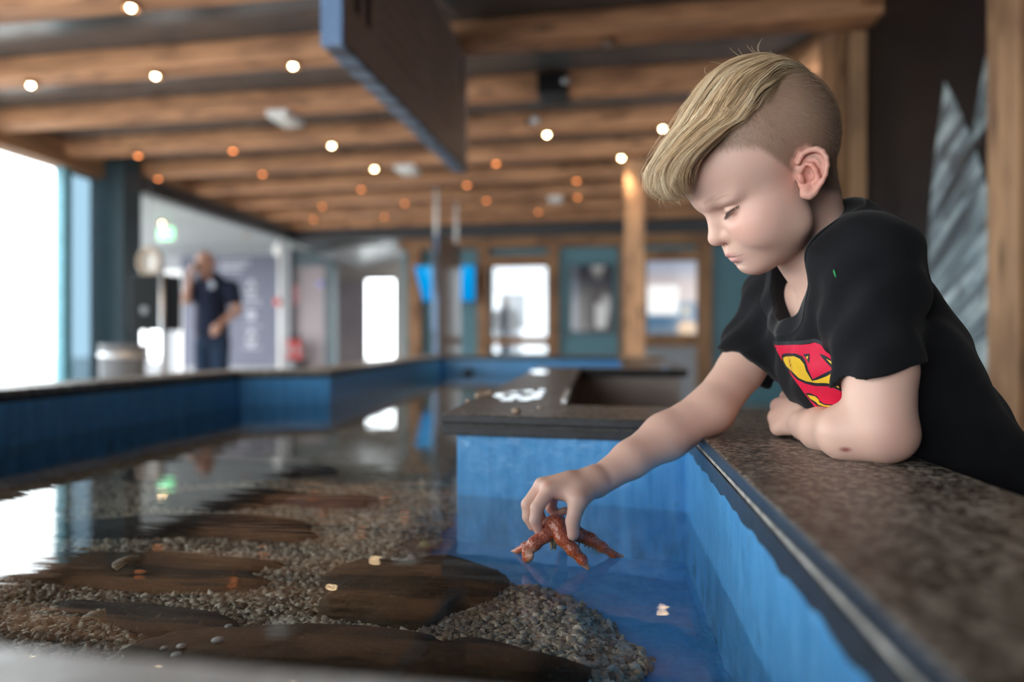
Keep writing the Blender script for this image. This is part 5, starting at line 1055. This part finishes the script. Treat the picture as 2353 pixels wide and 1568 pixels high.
# ================================================================= STARFISH
sf_ = []; arms = [([(1274,1206,.722),(1252,1230,.715),(1228,1250,.709),(1212,1269,.706),(1211,1283,.705),(1218,1281,.701),(1223,1276,.699)], [.0092,.0085,.0076,.0058,.0042,.0030,.0016]),
 ([(1270,1212,.734),(1238,1240,.742),(1206,1258,.750),(1192,1265,.755),(1176,1268,.760)], [.0085,.0070,.0048,.0034,.0012]),
 ([(1278,1204,.718),(1292,1238,.711),(1316,1264,.706),(1338,1288,.703),(1350,1305,.702)], [.0080,.0084,.0072,.0054,.0028]),
 ([(1282,1208,.730),(1322,1226,.732),(1356,1240,.733),(1384,1258,.736),(1408,1274,.739),(1431,1279,.742)], [.0092,.0088,.0076,.0058,.0040,.0016]),
 ([(1278,1206,.736),(1288,1218,.758),(1292,1232,.778),(1296,1248,.796)], [.0090,.0078,.0056,.0022])]
for P, r in arms: sf_ += chain([cp(*p) for p in P], [q*.86 for q in r], .004)
sf_ += [('u', .008, ELL(cp(1276,1204,.727), (.012,.011,.0078)))]
def warts(P): return -.0005*np.clip(np.sin(P[:,0]*2300+2*np.sin(P[:,2]*800))*np.sin(P[:,1]*2100+P[:,2]*900+1.5*np.sin(P[:,0]*900))*np.sin(P[:,2]*2500+P[:,0]*500)*2.8-.55, -.2, 1)
SV, SQ = polygonize(sf_, .0009); base0 = ev(sf_, SV)
SV = newton(sf_, SV, .0009); wv = -warts(SV)/.0005
g = np.stack([ev(sf_, SV+np.eye(3)[a]*.0004)-ev(sf_, SV) for a in range(3)], 1); g /= np.linalg.norm(g, axis=1)[:,None]; SV2 = SV+g*(np.clip(wv, 0, 1)*.0006)[:,None]
sc_ = np.array([.50,.085,.022])*np.ones((len(SV),1)); top = smooth01(.1, .8, g[:,2]); sc_ = sc_*(1-.6*top[:,None])+np.array([.22,.045,.045])*.6*top[:,None]
und = smooth01(-.45, -.85, g[:,2]); sc_ = sc_*(1-und[:,None])+np.array([.62,.36,.17])*und[:,None]; wn_ = np.clip(wv, 0, 1)**.7*(1-und); sc_ = sc_*(1-.8*wn_[:,None])+np.array([.80,.46,.33])*.8*wn_[:,None]
for P, r in arms: d = np.linalg.norm(SV-cp(*P[-1]), axis=1); w = (1-smooth01(.002, .010, d))*.6; sc_ = sc_*(1-w[:,None])+np.array([.80,.52,.36])*w[:,None]
star = thing('starfish', 'orange starfish held by the boy at the water surface', 'starfish', tuple(wa([cp(1276,1215,.727)])[0])); npmesh('starfish_body', wa(SV2), SQ, M_STAR, star, sc_)
M_TUBEF = plain('pale_tube_feet', (.50,.42,.27,1), .5)
m = MB()
for i in range(14): x = 1262+RNG.uniform(0, 18); d = .722+RNG.uniform(-.006, .010); a = cp(x, 1228, d); b = a+np.array([RNG.normal()*.002, RNG.normal()*.002, -.012-.006*RNG.random()]); m.tube([tuple(q) for q in wa([a, (a+b)/2+.0004, b])], [.0016,.0013,.0009], 7)
m.build('mouth_feet', M_TUBEF, star, True); m = MB()
for (x, y, d) in ((1344,1238,.733),(1362,1245,.734),(1368,1249,.7345),(1375,1253,.735),(1330,1236,.732),(1352,1242,.7335)): a = cp(x, y, d); m.tube([tuple(q) for q in wa([a, a+np.array([.0006,0,-.005]), a+np.array([.0002,0,-.009])])], [.0013,.0011,.0008], 7)
m.build('tube_feet', M_TUBEF, star, True)
# ================================================================= OTHER PEOPLE
def figure(root, s, at, J, clothes, vox=.012):
    pass
def man():
    d0 = 7.3; q = lambda x, y, d=d0: cp(x, y, d); ops = [('u', 0, ELL(q(471,603), (.088,.100,.122))), ('u', .03, ELL(q(466,615,7.24), (.062,.07,.085))), ('u', .02, ELL(q(458,607,7.17), (.017,.02,.02))), ('u', .03, RC(q(476,622), q(480,650), .062, .068))]
    for x in (451, 492): ops += [('u', .01, ELL(q(x, 606, 7.32), (.014,.022,.032)))]
    ops += [('u', .04, RC(q(484,665), q(484,755), .13, .15))]
    shL, shR = q(531,662,7.3), q(446,664,7.26); elL, haL = q(545,712,7.28), q(498,752,7.08); elR, haR = q(427,690,7.1), q(437,632,7.12)
    ops += [('u', .03, RC(shL, elL, .062, .046)), ('u', .03, RC(elL, haL, .044, .030)), ('u', .03, RC(shR, elR, .060, .045)), ('u', .03, RC(elR, haR, .042, .030))]
    ops += [('u', .02, ELL(q(494,757,7.07), (.040,.03,.052)))] + [('u', .008, RC(q(487+4*i, 760, 7.06), q(485+4*i, 772-abs(i-1.5), 7.05), .010, .008)) for i in range(4)] + [('u', .008, RC(q(500,752,7.05), q(506,764,7.03), .011, .009))]
    ops += [('u', .02, ELL(q(438,625,7.12), (.03,.03,.045)))] + [('u', .008, RC(q(436+1*i, 624-4*i, 7.08), q(445, 618-4*i, 7.03), .010, .008)) for i in range(4)] + [('u', .008, RC(q(440,622,7.14), q(447,610,7.16), .011, .009))]
    hip = q(488,770); ops += [('u', .05, ELL(hip, (.16,.13,.14)))]
    kn = []
    for x in (467, 507):
        h = q(x, 790); k = q(x-1, 885); f = q(x-2, 972); ops += [('u', .03, RC(h, k, .085, .06)), ('u', .02, RC(k, f, .06, .045)), ('u', .02, RC(f, f+np.array([-.02,-.14,-.015]), .04, .03))]
    r = thing('person', 'bald man in navy polo shirt and jeans talking on a phone in the side hall', 'person', w3(q(488,970)[0], 7.3, -CAMZ))
    v, c = polygonize(ops, .011); v[:,2] = np.maximum(v[:,2], -CAMZ+.003); col = paint(v, (.56,.31,.225), [(q(466,625,7.2), (.07,.12,.06), (.38,.24,.18), .5), (q(420,690,7.1), (.1,.3,.25), (.40,.30,.24), .4)]); npmesh('body', wa(v), c, M_SKIN, r, col)
    so = [('u', .05, RC(q(484,655), q(486,757), .150, .178)), ('u', .05, RC(q(480,650), shL, .085, .08)), ('u', .05, RC(q(478,650), shR, .085, .078)), ('u', .04, CUT(RC(shL, elL, .080, .078), [(elL-.25*(elL-shL), elL-shL)])), ('u', .04, CUT(RC(shR, elR, .078, .072), [(elR-.2*(elR-shR), elR-shR)])), ('s', .01, ELL(q(476,636,7.22), (.065,.08,.06)))]
    v, c = polygonize(so, .012); sh = npmesh('polo_shirt', wa(v), c, M_NAVY, r)
    to = [('u', .05, ELL(q(488,772), (.172,.15,.125)))]
    for x in (467, 507): to += [('u', .04, RC(q(x,790), q(x-1,885), .098, .078)), ('u', .02, RC(q(x-1,885), q(x-2,968), .078, .065))]
    v, c = polygonize(to, .012); npmesh('jeans', wa(v), c, M_JEAN, r)
    p = march(so, np.array([q(485,655,6.9)]), np.array([q(485,655,1)/np.linalg.norm(q(485,655,1))]), 60)[0]
    MB().lathe(tuple(wa([p+np.array([0,-.004,0])])[0]), [(.0,.006),(.042,.006),(.046,-.006)], 20, 'Y').build('shirt_badge', plain('pale_blue_badge', (.55,.62,.74,1), .6), sh, True)
    for x in (466, 505):
        f = q(x-2, 972); v, c = polygonize([('u', .02, RC(f+np.array([0,.03,.0]), f+np.array([-.02,-.16,-.012]), .052, .042)), ('i', 0, (lambda P: -CAMZ+.001-P[:,2], None, None))], .012); npmesh('shoe', wa(v), c, M_BLACK, r)
    ph = thing('mobile_phone', 'black phone held to the ear of the man in the navy polo shirt', 'phone', tuple(wa([q(449,615,7.1)])[0])); MB().bar(W(449,624,7.10), W(450,602,7.12), .068, .012, (1,0,0)).build('phone_body', M_BLACK, ph, False, .004)
man()
def outsider():
    d0 = 13.2; q = lambda x, y, d=d0: cp(x, y, d); ops = [('u', 0, ELL(q(1163,692), (.085,.1,.12))), ('u', .03, RC(q(1163,698), q(1163,712), .06, .07)), ('u', .06, RC(q(1163,722), q(1164,775), .14, .15)), ('u', .05, RC(q(1163,718), q(1144,722), .08, .07)), ('u', .05, RC(q(1163,718), q(1183,722), .08, .07))]
    ops += [('u', .03, RC(q(1144,722), q(1136,745), .058, .05)), ('u', .03, RC(q(1136,745), q(1148,768), .048, .035)), ('u', .03, RC(q(1183,722), q(1191,745), .058, .05)), ('u', .03, RC(q(1191,745), q(1180,768), .048, .035))]
    for x in (1157, 1172): ops += [('u', .05, RC(q(x,782), q(x,840), .09, .06)), ('u', .03, RC(q(x,840), q(x,888), .06, .045)), ('u', .02, RC(q(x,888), q(x,888)+np.array([0,-.14,-.01]), .04, .035))]
    r = thing('person', 'person standing outdoors, hands on hips, behind the bright back window', 'person', tuple(wa([q(1164,893)])[0]))
    v, c = polygonize(ops, .016); npmesh('body', wa(v), c, M_SKIN, r, np.tile([.25,.20,.18], (len(v), 1)))
    so = [('u', .06, RC(q(1163,722), q(1164,780), .158, .165)), ('u', .05, RC(q(1163,718), q(1144,722), .09, .085)), ('u', .05, RC(q(1163,718), q(1183,722), .09, .085)), ('u', .03, RC(q(1144,722), q(1136,745), .072, .064)), ('u', .03, RC(q(1136,745), q(1146,764), .060, .046)), ('u', .03, RC(q(1183,722), q(1191,745), .072, .064)), ('u', .03, RC(q(1191,745), q(1182,764), .060, .046))]
    v, c = polygonize(so, .016); npmesh('jacket', wa(v), c, M_GREYC, r)
    to = [('u', .05, ELL(q(1164,785), (.17,.14,.12)))]
    for x in (1157, 1172): to += [('u', .05, RC(q(x,785), q(x,840), .10, .075)), ('u', .03, RC(q(x,840), q(x,885), .075, .06))]
    v, c = polygonize(to, .016); npmesh('trousers', wa(v), c, M_JEAN, r)
outsider()
# pavement outside, a pale house across the street, a bench by the window
struct('floor_outside', MB().box((-30, 14, -.12), (30, 40, -.01)).box((-40, -10, -.12), (-9, 14, -.01)), plain('pale_paving', (.45,.45,.44,1), .7, var=.1, sc=2), 'pale paving outside the windows', 'paving')
bn_ = thing('window_table', 'pale lilac table top outside the back window in front of the standing person', 'table', W(1160, 772, 11.4)[:2]+(0,))
x, y, z = W(1158, 764, 11.4); MB().box((x-.32, y-.2, z-.05), (x+.30, y+.2, z)).build('table_top', plain('lilac_top', (.52,.47,.56,1), .5), bn_, False, .01)
for sx in (-.27, .25):
    for sy in (-.16, .16): MB().lathe((x+sx, y+sy, 0), [(.02,0),(.02,z-.05)], 8).build('leg', M_GREYM, bn_)
hs = thing('house', 'pale house faintly seen outside through the back window', 'building', (4, 30, 0)); MB().box((-6, 28, 0), (9, 34, 4.4)).build('house_wall', plain('white_render', (.75,.76,.78,1), .8, var=.03), hs)
m = MB(); m.add([(-6.4,27.6,4.4),(9.4,27.6,4.4),(9.4,34.4,4.4),(-6.4,34.4,4.4),(-6.4,31,6.4),(9.4,31,6.4)], [(0,1,5,4),(2,3,4,5),(1,2,5),(3,0,4)]); m.build('roof', plain('grey_roof', (.40,.41,.43,1), .7), hs)
for i in range(5): xx = -4.5+i*2.8; MB().box((xx, 27.96, 1.4), (xx+1.1, 27.99, 2.9)).build('house_window', M_GREYM, hs)
# ================================================================= LIGHT AND CAMERA
wd = bpy.data.worlds.new('overcast_sky'); SC.world = wd; wd.use_nodes = True; wt = wd.node_tree; wt.nodes.clear()
bg = wt.nodes.new('ShaderNodeBackground'); bg.inputs[0].default_value = (.93, .97, 1, 1); bg.inputs[1].default_value = 7.0; wo_ = wt.nodes.new('ShaderNodeOutputWorld'); wt.links.new(bg.outputs[0], wo_.inputs[0])
def portal(name, loc, sx, sy, rot):
    l = bpy.data.lights.new(name, 'AREA'); l.shape = 'RECTANGLE'; l.size = sx; l.size_y = sy; l.cycles.is_portal = True; o = bpy.data.objects.new(name, l); COL.objects.link(o); o.location = loc; o.rotation_euler = rot; return o
portal('window_daylight', (XL-.1, 1.4, 1.5), 9.2, 2.3, (0, -math.pi/2, 0))
portal('rear_daylight', (-3.05, -3.22, 1.45), 4.3, 2.3, (-math.pi/2, 0, 0))
cam = bpy.data.cameras.new('camera'); co = bpy.data.objects.new('camera', cam); COL.objects.link(co); co.location = (0, 0, CAMZ); co.rotation_euler = (math.pi/2, 0, TH)
cam.lens = 24.0; cam.sensor_width = 36; cam.clip_start = .01; cam.clip_end = 200; cam.dof.use_dof = True; cam.dof.focus_distance = .675; cam.dof.aperture_fstop = 2.0; cam.dof.aperture_blades = 0
SC.camera = co
SC.view_settings.view_transform = 'Standard'; SC.view_settings.look = 'None'; SC.view_settings.gamma = 1; SC.view_settings.use_curve_mapping = False; SC.view_settings.exposure = 0.25
SC.cycles.max_bounces = 6; SC.cycles.diffuse_bounces = 4; SC.cycles.glossy_bounces = 3; SC.cycles.transparent_max_bounces = 10; SC.cycles.use_adaptive_sampling = True; SC.cycles.adaptive_threshold = .05; SC.cycles.sample_clamp_indirect = 6; SC.cycles.caustics_reflective = False; SC.cycles.caustics_refractive = False
